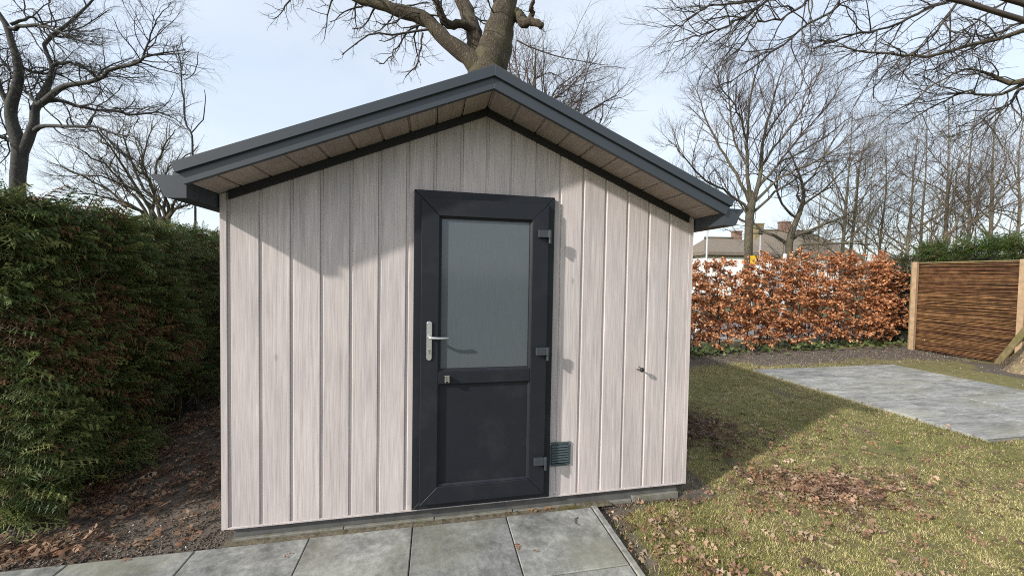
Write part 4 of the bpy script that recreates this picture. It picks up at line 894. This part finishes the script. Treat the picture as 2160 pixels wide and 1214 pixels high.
A = spawn(r, PL, RL, 22, 1.45, .6, .17, (-.3, 0, -.22), 8, .015, .12); B2 = spawn(r, *A, 8, .55, .6, .2, (-.1, 0, -.05), 6, .007); C2 = spawn(r, *B2, 3, .2, .7, .2, (0, 0, 0), 3, .0045)
twig_mesh([(*A, 5), (*B2, 3), (*C2, 3)], M_TWIG, ct)

M_TWIGF = mat_plain('far_twig_bark', (.15, .125, .09), .9, var=.3, scale=1)
# --- a far wood beyond the road: reads as one mass of stems and twigs
r = np.random.default_rng(707); nT = 26; uu = r.uniform(1690, 2330, nT); tt = r.uniform(34, 52, nT); P0 = np.stack([at(u, 590, t) for u, t in zip(uu, tt)]); P0[:, 2] = GZ-.1
hh = r.uniform(7.5, 12.5, nT)*np.clip((uu-1600)/350, .55, 1); Pt = [P0]; d = np.tile(np.array([[.04, 0, 1.]]), (nT, 1))
for k in range(9): d = nrm(d+r.normal(0, .07, d.shape)+np.array([0, 0, .05])); Pt.append(Pt[-1]+d*(hh/9)[:, None])
Pt = np.stack(Pt, 1); Rt = (hh*.012)[:, None]*np.linspace(1, .2, 10)[None]
A = spawn(r, Pt, Rt, 14, 3.2, .7, .13, (.12, 0, .4), 7, .05, .15); B2 = spawn(r, *A, 6, 1.3, .6, .16, (.1, 0, .3), 5, .022); C2 = spawn(r, *B2, 3, .7, .6, .2, (0, 0, .2), 3, .014)
o = twig_mesh([(Pt, Rt, 6), (*A, 4), (*B2, 3), (*C2, 3)], M_TWIGF, None, 'distant_wood'); tag(o, 'hazy mass of bare stems of the far wood behind the evergreen hedge', 'wood')
# ------------------------------------------------------------------ thatched houses across the road
M_THATCH = mat_bark('thatch', (.13, .105, .08), (.25, .21, .165), (.16, .14, .10), (1.5, 1.5, .35), .5)
M_WHITE = mat_plain('white_render', (.78, .77, .74), .85, var=.05, scale=1)
M_BRICK = mat_plain('chimney_brick', (.20, .125, .095), .9, var=.3, scale=5)
M_PANE = mat_plain('window_glass', (.03, .035, .04), .08, var=.1)
RH = np.array([RT[0], RT[1], 0]); RH /= np.linalg.norm(RH); FH = np.array([-RH[1], RH[0], 0])
def house(label, u0, u1, v_eave, v_ridge, t, depth, chim, wins, hip=.55):
    a = at(u0, v_eave, t); b = at(u1, v_eave, t); ze = (a[2]+b[2])/2; zr = at((u0+u1)/2, v_ridge, t+depth/2)[2]; W = np.dot(b-a, RH)
    o0 = np.array([a[0], a[1], 0]); base = GZ-.06
    o = thing('thatched_house', (o0[0], o0[1], base), label, 'house')
    pt = lambda x, y, z: tuple(o0+RH*x+FH*y+np.array([0, 0, z]))
    mb = MB(); i = .45
    mb.hexa([pt(i, i, base), pt(W-i, i, base), pt(W-i, depth-i, base), pt(i, depth-i, base), pt(i, i, ze+.1), pt(W-i, i, ze+.1), pt(W-i, depth-i, ze+.1), pt(i, depth-i, ze+.1)])
    mb.build('wall', M_WHITE, o)
    mb = MB(); h = depth*.5*hip; e = .42
    lo = [mb.bm.verts.new(pt(*q_, ze)) for q_ in ((.05, .05), (W-.05, .05), (W-.05, depth-.05), (.05, depth-.05))]
    up_ = [mb.bm.verts.new(pt(*q_, ze+e)) for q_ in ((0, 0), (W, 0), (W, depth), (0, depth))]
    rg = [mb.bm.verts.new(pt(h, depth/2, zr)), mb.bm.verts.new(pt(W-h, depth/2, zr))]
    mb.face(lo[::-1])
    for k in range(4): mb.face((lo[k], lo[(k+1) % 4], up_[(k+1) % 4], up_[k]))
    mb.face((up_[0], up_[1], rg[1], rg[0])); mb.face((up_[2], up_[3], rg[0], rg[1])); mb.face((up_[1], up_[2], rg[1])); mb.face((up_[3], up_[0], rg[0]))
    rf = mb.build('roof', M_THATCH, o, bevel=.14, seg=2)
    mb = MB(); mb.tube([pt(h-.1, depth/2, zr), pt(W-h+.1, depth/2, zr)], .16, 8); mb.build('ridge', M_BARK2, rf, smooth=True)
    for (cx, cw, ch, m_) in chim:
        mb = MB(); y = depth/2+.1; z1 = zr+ch
        mb.hexa([pt(cx-cw/2, y-.35, zr-1.2), pt(cx+cw/2, y-.35, zr-1.2), pt(cx+cw/2, y+.35, zr-1.2), pt(cx-cw/2, y+.35, zr-1.2), pt(cx-cw/2, y-.35, z1), pt(cx+cw/2, y-.35, z1), pt(cx+cw/2, y+.35, z1), pt(cx-cw/2, y+.35, z1)])
        mb.hexa([pt(cx-cw/2-.07, y-.42, z1), pt(cx+cw/2+.07, y-.42, z1), pt(cx+cw/2+.07, y+.42, z1), pt(cx-cw/2-.07, y+.42, z1), pt(cx-cw/2-.07, y-.42, z1+.14), pt(cx+cw/2+.07, y-.42, z1+.14), pt(cx+cw/2+.07, y+.42, z1+.14), pt(cx-cw/2-.07, y+.42, z1+.14)])
        mb.build('chimney', m_, rf)
    for (wx, ww, wh, zt) in wins:
        z1 = ze-zt; y = i-.06
        bx = lambda mb, x0, x1, za, zb, ya, yb: mb.hexa([pt(x0, ya, za), pt(x1, ya, za), pt(x1, yb, za), pt(x0, yb, za), pt(x0, ya, zb), pt(x1, ya, zb), pt(x1, yb, zb), pt(x0, yb, zb)])
        mb = MB(); f = .08
        bx(mb, wx, wx+f, z1-wh, z1, y, y+.05); bx(mb, wx+ww-f, wx+ww, z1-wh, z1, y, y+.05); bx(mb, wx+f, wx+ww-f, z1-f, z1, y, y+.05); bx(mb, wx+f, wx+ww-f, z1-wh, z1-wh+f, y, y+.05); bx(mb, wx+ww/2-.03, wx+ww/2+.03, z1-wh+f, z1-f, y, y+.05)
        wn = mb.build('window', M_WHITE, o); mb = MB(); bx(mb, wx+f, wx+ww-f, z1-wh+f, z1-f, y+.03, y+.045); mb.build('pane', M_PANE, wn)
    return o
house('low white house with plain thatched roof, left of the largest bare tree', 1487, 1640, 541, 503, 42, 7.5, [(5.6, .9, .75, M_BRICK)], [(4.6, .9, 1.2, .5), (1.0, 1.1, 1.1, .6)], .5)
house('big white house with long thatched roof and chimneys behind the bare trees', 1600, 1830, 546, 488, 47, 9.5, [(2.9, 1.1, .8, mat_plain('mossy_brick', (.20, .16, .08), .9, var=.3, scale=4)), (6.4, 1.3, 1.1, M_BRICK)], [(.7, .8, 1.8, .3), (1.8, 1.2, 1.2, .3), (4.2, 1.2, 1.2, .35), (6.3, 1.2, 1.2, .35), (8.6, 1.2, 1.2, .35), (10.8, 1.0, 1.2, .35)], .75)
house('distant thatched house with white chimney just right of the shed corner', 1440, 1484, 548, 516, 60, 7, [(1.75, .95, 1.25, M_WHITE)], [], .5)

# ------------------------------------------------------------------ street furniture
M_GALV = mat_plain('galvanised_steel', (.46, .48, .50), .5, metal=.3, var=.08); M_SIGN = mat_plain('yellow_sign', (.80, .52, .01), .4, var=.04)
def pole(name, label, cat, u, v_top, t, wpx, mat=M_GALV, base=GZ-.06, taper=.8):
    b = at(u, 560, t); z = at(u, v_top, t)[2]; rr = wpx/2*t/CF*cth(u)
    o = thing(name, (b[0], b[1], base), label, cat); mb = MB(); mb.tube([(b[0], b[1], base-.1), (b[0], b[1], base+1.0), (b[0], b[1], base+1.05), (b[0], b[1], z)], [rr*1.25, rr*1.25, rr, rr*taper], 12)
    mb.build('pole', mat, o, smooth=True); return o, np.array([b[0], b[1], z]), rr
pole('signpost', 'thin grey steel pole standing just right of the shed gutter', 'pole', 1490, 420, 20, 4.5)
o, tp, rr = pole('street_lamp', 'grey street lamp post with dark round lantern near the thatched house', 'street lamp', 1602, 494, 24, 4)
mb = MB(); mb.ball(tuple(tp+np.array([0, 0, .10])), .13, 14, (1, 1, 1.2)); mb.tube([tuple(tp+np.array([0, 0, .22])), tuple(tp+np.array([0, 0, .34]))], [.09, .03], 10); mb.build('lantern', M_BLACK, o, smooth=True)
o, tp, rr = pole('utility_pole', 'stout pale grey pole rising out of the beech hedge', 'pole', 1655, 536, 12.2, 9, mat_plain('pale_pole', (.42, .43, .44), .7, var=.12, scale=5), taper=1)
mb = MB(); mb.ball(tuple(tp), rr*1.02, 12, (1, 1, .5)); mb.build('cap', M_GALV, o, smooth=True)
o, tp, rr = pole('tree_stake', 'pale wooden stake beside the short spreading tree', 'stake', 1682, 545, 15.5, 5, M_POSTW, taper=1)
mb = MB(); mb.tube([tuple(tp+np.array([0, 0, -.42])), tuple(tp+np.array([0, 0, -.36]))], rr*1.15, 12); mb.build('strap', M_BLACK, o)
b = at(1474, 600, 12.5); o = thing('marker_post', (b[0], b[1], GZ-.06), 'white roadside marker post with black head by the shed corner', 'post')
zt = at(1474, 588, 12.5)[2]; mb = MB(); mb.box(b[0]-.075, b[0]+.075, b[1]-.05, b[1]+.05, GZ-.1, zt); mb.build('post', M_WHITE, o, bevel=.015)
mb = MB(); mb.box(b[0]-.02, b[0]+.11, b[1]-.062, b[1]+.062, zt-.17, zt-.02); mb.build('head', M_BLACK, o, bevel=.012)
b = at(1591, 548, 15.2); o = thing('road_sign', (b[0], b[1], GZ-.06), 'small yellow road sign with black chevron above the beech hedge', 'sign')
mb = MB(); mb.tube([(b[0], b[1]+.04, GZ-.1), (b[0], b[1]+.04, b[2]-.05)], .03, 10); mb.build('post', M_GALV, o, smooth=True)
sg = lambda x, z, y=0: tuple(np.array([b[0], b[1], b[2]])+RH*x+np.array([0, 0, z])+FH*y)
def plate(poly, y0, y1, mat, name, par):
    mb = MB(); A = [mb.bm.verts.new(sg(x, z, y0)) for x, z in poly]; B2 = [mb.bm.verts.new(sg(x, z, y1)) for x, z in poly]; k_ = len(poly); mb.face(A); mb.face(B2[::-1])
    for i in range(k_): mb.face((A[i], B2[i], B2[(i+1) % k_], A[(i+1) % k_]))
    return mb.build(name, mat, par)
pl_ = plate([(-.15, -.17), (.15, -.17), (.15, .17), (-.15, .17)], -.01, .01, M_SIGN, 'plate', o)
plate([(.02, .168), (.085, .168), (.148, .02), (.148, -.04), (.085, -.168), (.02, -.168), (.095, -.01)], -.016, -.0105, M_BLACK, 'chevron', pl_)

# ------------------------------------------------------------------ grass
def clear(x, y, m=.02):
    return ~(((x < .885+m) & (y < -.03+m) & (x > -4.5)) | ((x > 5.75-m) & (x < 9.21+m) & (y > .39-m) & (y < 3.65+m)) | ((np.abs(x) < 1.62) & (y > -.02) & (y < 3.05)))
r = np.random.default_rng(71); N0 = 640000
dist = 1.6+9.0*r.random(N0)**1.45; an = r.uniform(-.30, .98, N0)+math.atan2(FW[0], FW[1])
x = CAM[0]+dist*np.sin(an); y = CAM[1]+dist*np.cos(an)
sm = soil_mask(x, y); tuft = vnoise(x, y, .12, 81)*.6+vnoise(x, y, .45, 82)*.5
keep = clear(x, y, .01) & (x > .88) & (y < 4.6) & (y > -2) & (r.random(N0) < np.clip(1.15-sm*1.25, 0, 1)*np.clip(tuft*1.2+.15, .35, 1)); x, y, tuft = x[keep], y[keep], tuft[keep]
n = len(x); z = ground_h(x, y); h = r.uniform(.005, .020, n)*(.7+.6*tuft); wd = r.uniform(.0011, .0024, n)*(1+.12*np.hypot(x-CAM[0], y-CAM[1]))
a = r.uniform(0, 2*math.pi, n); ln = r.uniform(.3, 2.4, n)*h; dx, dy = np.cos(a), np.sin(a)
V = np.empty((n, 3, 3)); V[:, 0] = np.stack([x-dy*wd, y+dx*wd, z-.004], 1); V[:, 1] = np.stack([x+dy*wd, y-dx*wd, z-.004], 1); V[:, 2] = np.stack([x+dx*ln, y+dy*ln, z+h], 1)
straw, gr, gr2, dk = np.array([.60, .51, .27]), np.array([.26, .27, .075]), np.array([.42, .385, .13]), np.array([.15, .15, .05])
pick = r.random(n)+.8*(vnoise(x, y, .7, 83)-.5)+.5*(vnoise(x, y, .2, 84)-.5); cc = np.where((pick < .38)[:, None], straw, np.where((pick < .66)[:, None], gr2, np.where((pick < .9)[:, None], gr, dk)))*r.uniform(.65, 1.2, (n, 1))
lush = np.exp(-(((x-4.35)/.35)**2+((y-.42)/.16)**2)); cc = cc*(1-lush[:, None])+np.array([.09, .16, .03])*lush[:, None]
o = mesh_np('grass', V.reshape(-1, 3), np.arange(n*3).reshape(-1, 3), M_GRASS, col=np.repeat(cc, 3, 0)); tag(o, 'short yellowing grass blades of the lawn right of the shed', 'grass', kind='stuff')

# ------------------------------------------------------------------ fallen oak leaves
def oak_leaf(seed):
    r = np.random.default_rng(seed); pr = [(0, 0), (.07, .12), (.16, .2), (.10, .30), (.27, .42), (.15, .50), (.30, .64), (.17, .72), (.20, .86), (.08, .93), (0, 1.0)]
    out = pr+[(-a, b) for a, b in pr[-2:0:-1]]; out = [(a*r.uniform(.8, 1.2), b+r.uniform(-.02, .02)) for a, b in out]
    cu, cv, tw = r.uniform(.2, 1.3), r.uniform(-.25, .5), r.uniform(-.5, .5)
    z = lambda a, b: cu*a*a*1.6+cv*(b-.5)**2+tw*a*(b-.5)
    mid = [(0, .25), (0, .5), (0, .75)]
    V = [(a, b, z(a, b)) for a, b in out+mid]; k = len(out); Fc = []
    for i in range(k):
        a, b = out[i], out[(i+1) % k]; m_ = k+int(np.clip(((a[1]+b[1])/2-.12)*4, 0, 2.99)//1); Fc.append((i, (i+1) % k, m_))
    Fc += [(0, k, k), ]; Fc = Fc[:-1]
    return np.array(V), np.array(Fc, np.int32)
LV = [oak_leaf(s) for s in range(6)]
def leaves(name, label, pos, seed, size=(.055, .105), tilt=.35, tone=1.0):
    r = np.random.default_rng(seed); VV = []; FF = []; CC = []; b = 0
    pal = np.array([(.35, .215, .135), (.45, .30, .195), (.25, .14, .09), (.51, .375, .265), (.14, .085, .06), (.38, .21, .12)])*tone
    for k in range(6):
        p_ = pos[k::6]; n = len(p_)
        if not n: continue
        up = nrm(np.array([0, 0, 1.])+r.normal(0, tilt, (n, 3))); up[r.random(n) < .4] *= -1
        Xa, Ya, Za = frames(r.normal(0, 1, (n, 3))*np.array([1, 1, .25]), up); V, F_ = instances(*LV[k], p_, Xa, Ya, Za, r.uniform(*size, n))
        VV.append(V); FF.append(F_+b); b += len(V); CC.append(np.repeat(pal[r.integers(0, 6, n)]*r.uniform(.65, 1.2, (n, 1)), len(LV[k][0]), 0))
    o = mesh_np(name, np.concatenate(VV), np.concatenate(FF), M_DRY, col=np.concatenate(CC)); return tag(o, label, 'leaves', kind='stuff')
def onground(x, y, lo, hi, r): return np.stack([x, y, ground_h(x, y)+r.uniform(lo, hi, len(x))], 1)
r = np.random.default_rng(91)
def blob(cx, cy, sx, sy, n, rot=0):
    a, b = r.normal(0, sx, n), r.normal(0, sy, n); c_, s_ = math.cos(rot), math.sin(rot); return cx+a*c_-b*s_, cy+a*s_+b*c_
xs_, ys_ = [], []
for bl_ in ((2.92, -.14, .23, .13, 420, -.1), (2.55, .10, .20, .10, 110, .5), (3.45, -.12, .3, .14, 90, 0), (2.75, -.35, .45, .18, 70, 0), (2.9, 1.3, .25, .35, 60, 0), (1.95, -.45, .5, .3, 60, 0), (1.25, -.35, .22, .28, 60, 0)):
    a, b = blob(*bl_); xs_.append(a); ys_.append(b)
a = r.uniform(1.0, 4.6, 420); b = r.uniform(-1.2, 1.4, 420); xs_.append(a); ys_.append(b)
a = r.uniform(1.0, 9, 1100); b = r.uniform(-1.2, 3.9, 1100); k_ = r.random(1100) < np.clip(1.2-.16*a, .15, 1); xs_.append(a[k_]); ys_.append(b[k_])
x = np.concatenate(xs_); y = np.concatenate(ys_); ok = clear(x, y, .04); x, y = x[ok], y[ok]
den = np.exp(-(((x-2.92)/.24)**2+((y+.14)/.14)**2))
p_ = np.stack([x, y, ground_h(x, y)+r.uniform(.008, .03, len(x))+den*r.uniform(0, .05, len(x))], 1)
leaves('fallen_leaves', 'brown oak leaves scattered and heaped on the lawn', p_, 92, (.06, .115), .36)
# dark wet drift against the shed side
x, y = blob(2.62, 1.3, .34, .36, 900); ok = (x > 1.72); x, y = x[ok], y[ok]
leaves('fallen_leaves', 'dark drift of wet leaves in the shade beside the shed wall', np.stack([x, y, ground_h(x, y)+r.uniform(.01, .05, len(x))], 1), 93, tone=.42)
# between hedge and shed
n = 2600; y = .1+5.0*r.random(n)**1.3; x = r.uniform(-3.2, -1.72, n); w0 = np.clip((y-.35)/.4, .06, 1)*np.clip((-1.9-x)/.5+.5, .25, 1); ok = r.random(n) < w0; x, y = x[ok], y[ok]
x2 = np.concatenate([r.uniform(-3.3, -1.8, 110), r.normal(-2.75, .25, 110)]); y2 = np.concatenate([r.uniform(0.0, .8, 110), r.normal(.10, .06, 110)]); x = np.concatenate([x, x2]); y = np.concatenate([y, y2]); ok = clear(x, y, .03); x, y = x[ok], y[ok]
leaves('fallen_leaves', 'brown leaf litter on bare soil between conifer hedge and shed', np.stack([x, y, ground_h(x, y)+r.uniform(.006, .045, len(x))], 1), 94, (.06, .125), .4, .8)  # tone darkens these leaves: the hedge's shade put into their colour
# leaves beneath the beech hedge
n = 700; u = r.random(n); b = BA+(BB_-BA)*u[:, None]; x = b[:, 0]+r.normal(0, .2, n); y = b[:, 1]-.1+r.normal(0, .25, n)
leaves('fallen_leaves', 'copper leaf litter on the soil under the beech hedge', onground(x, y, .005, .03, r), 95, (.05, .08), tone=.9)
# crumbs of soil, moss and twig bits in the beds
def bits(name, label, x, y, size, pal, seed, flat=.6):
    r = np.random.default_rng(seed); n = len(x)
    tv = np.array([(1, 0, 0), (-.5, .8, 0), (-.5, -.8, 0), (0, 0, .9), (.1, .1, -.5)]); tf = np.array([(0, 1, 3), (1, 2, 3), (2, 0, 3), (1, 0, 4), (2, 1, 4), (0, 2, 4)], np.int32)
    up = nrm(np.array([0, 0, 1.])+r.normal(0, .8, (n, 3))); Xa, Ya, Za = frames(r.normal(0, 1, (n, 3)), up)
    V, F_ = instances(tv, tf, np.stack([x, y, ground_h(x, y)+size.mean()*.2], 1), Xa, Ya, Za*flat, size)
    cc = np.array(pal)[r.integers(0, len(pal), n)]*r.uniform(.6, 1.3, (n, 1)); o = mesh_np(name, V, F_, M_ROD, col=np.repeat(cc, 5, 0)); return tag(o, label, name.replace('_', ' '), kind='stuff')
n = 9000; x = r.uniform(-3.6, -1.68, n); y = -.04+3.5*r.random(n)**1.7; ok = clear(x, y, .015); x, y = x[ok], y[ok]
x2 = r.uniform(-1.7, 1.7, 1500); y2 = r.uniform(-.045, -.02, 1500); x = np.concatenate([x, x2]); y = np.concatenate([y, y2])
bits('soil_crumbs', 'dark soil crumbs in the bed beside the shed', x, y, r.uniform(.004, .014, len(x)), [(.08, .06, .045), (.12, .095, .07), (.05, .04, .03), (.16, .13, .10)], 96)
x = np.concatenate([r.uniform(-3.4, -1.7, 60), r.uniform(9.5, 12.2, 110), r.uniform(2.5, 12, 70), r.uniform(1, 4, 30)]); y = np.concatenate([r.uniform(-.02, 1.5, 60), r.uniform(1.4, 4.4, 110), r.uniform(3.8, 5.0, 70), r.uniform(-1, 1, 30)]); ok = clear(x, y, .02)
x, y = x[ok], y[ok]; bits('pebbles', 'white pebbles and shell bits lying on the bare soil', x, y, r.uniform(.004, .014, len(x)), [(.75, .73, .68), (.6, .57, .5)], 97)
n = 5000; x = r.uniform(2, 12.5, n); y = r.uniform(3.7, 5.0, n); bits('bark_chips', 'fine bark chips and twig bits on the soil strip before the beech hedge', x, y, r.uniform(.006, .022, n), [(.12, .09, .065), (.20, .16, .12), (.07, .055, .04), (.26, .21, .15)], 98)
n = 7000; a = r.uniform(.9, 6.5, n); b = r.uniform(-1.2, 3.8, n); ok = clear(a, b, .02) & (r.random(n) < np.clip(.35+1.2*(vnoise(a, b, .5, 99)-.4), .1, 1)); a, b = a[ok], b[ok]
bits('leaf_crumbs', 'crumbled bits of brown leaf and twig all over the lawn', a, b, r.uniform(.006, .022, len(a)), [(.30, .17, .10), (.40, .26, .16), (.16, .09, .06), (.09, .06, .045)], 100, .3)
n = 260; tx, ty = r.normal(.66, .06, n), r.uniform(-.045, -.022, n); th_ = r.uniform(.02, .075, n); a = r.uniform(0, 6.28, n)
V = np.empty((n, 3, 3)); V[:, 0] = np.stack([tx-.0016, ty, np.full(n, PZ-.02)], 1); V[:, 1] = np.stack([tx+.0016, ty, np.full(n, PZ-.02)], 1); V[:, 2] = np.stack([tx+np.cos(a)*th_*.6, ty-np.abs(np.sin(a))*th_*.5, PZ-.02+th_], 1)
tag(mesh_np('grass_tuft', V.reshape(-1, 3), np.arange(n*3).reshape(-1, 3), M_GRASS, col=np.repeat(np.array([.26, .22, .08])*r.uniform(.6, 1.3, (n, 1)), 3, 0)), 'small tuft of grass growing at the plinth right of the door', 'grass')
# single leaves on the slabs
for k, (u, v, s, lab) in enumerate([(1091, 1152, .062, 'reddish curled leaf on the joint between two path slabs'), (1131, 1161, .045, 'small dry leaf right of the reddish one on the path'), (608, 1170, .05, 'curled brown leaf on the slab below the shed left half'),
                                   (1118, 1070, .10, 'large brown oak leaf against the plinth below the door hinge side'), (1148, 1063, .09, 'orange brown leaf standing against the plinth beside the grass tuft'), (1068, 1068, .07, 'brown leaf upright at the plinth below the door'), (265, 1180, .05, 'dry leaf on the leftmost path slabs')]):
    b = on_z(u, v, PZ+.004); b[1] = min(b[1], -.024); V, F_ = LV[k % 6]; a = k*1.3
    R3 = np.array([[math.cos(a), -math.sin(a), 0], [math.sin(a), math.cos(a), 0], [0, 0, 1]]); Vw = (V*s-np.array([0, s*.5, 0])) @ R3.T*np.array([1, .6 if v < 1100 else 1, 1])
    zz_ = Vw[:, 2].min(); Vw[:, 2] -= zz_-.001
    o = mesh_np('fallen_leaf', Vw+b, F_, M_DRY, col=np.tile(np.array([(.36, .14, .07), (.30, .2, .1), (.2, .1, .06), (.36, .21, .12), (.42, .2, .09), (.28, .15, .08), (.3, .17, .09)][k]), (len(V), 1)), loc=tuple(b)); tag(o, lab, 'leaf')
tw = on_z(1219, 1100, PZ+.006); mb = MB(); mb.tube([tuple(tw+np.array(q_)) for q_ in ((.02, .05, .0), (-.01, .03, .004), (-.02, -.01, .0), (.0, -.04, .002))], [.003, .003, .0025, .0015], 6)
tag(mb.build('twig', M_TWIG, None, smooth=True, loc=tuple(tw)), 'small bent dark twig lying on the last path slab', 'twig')
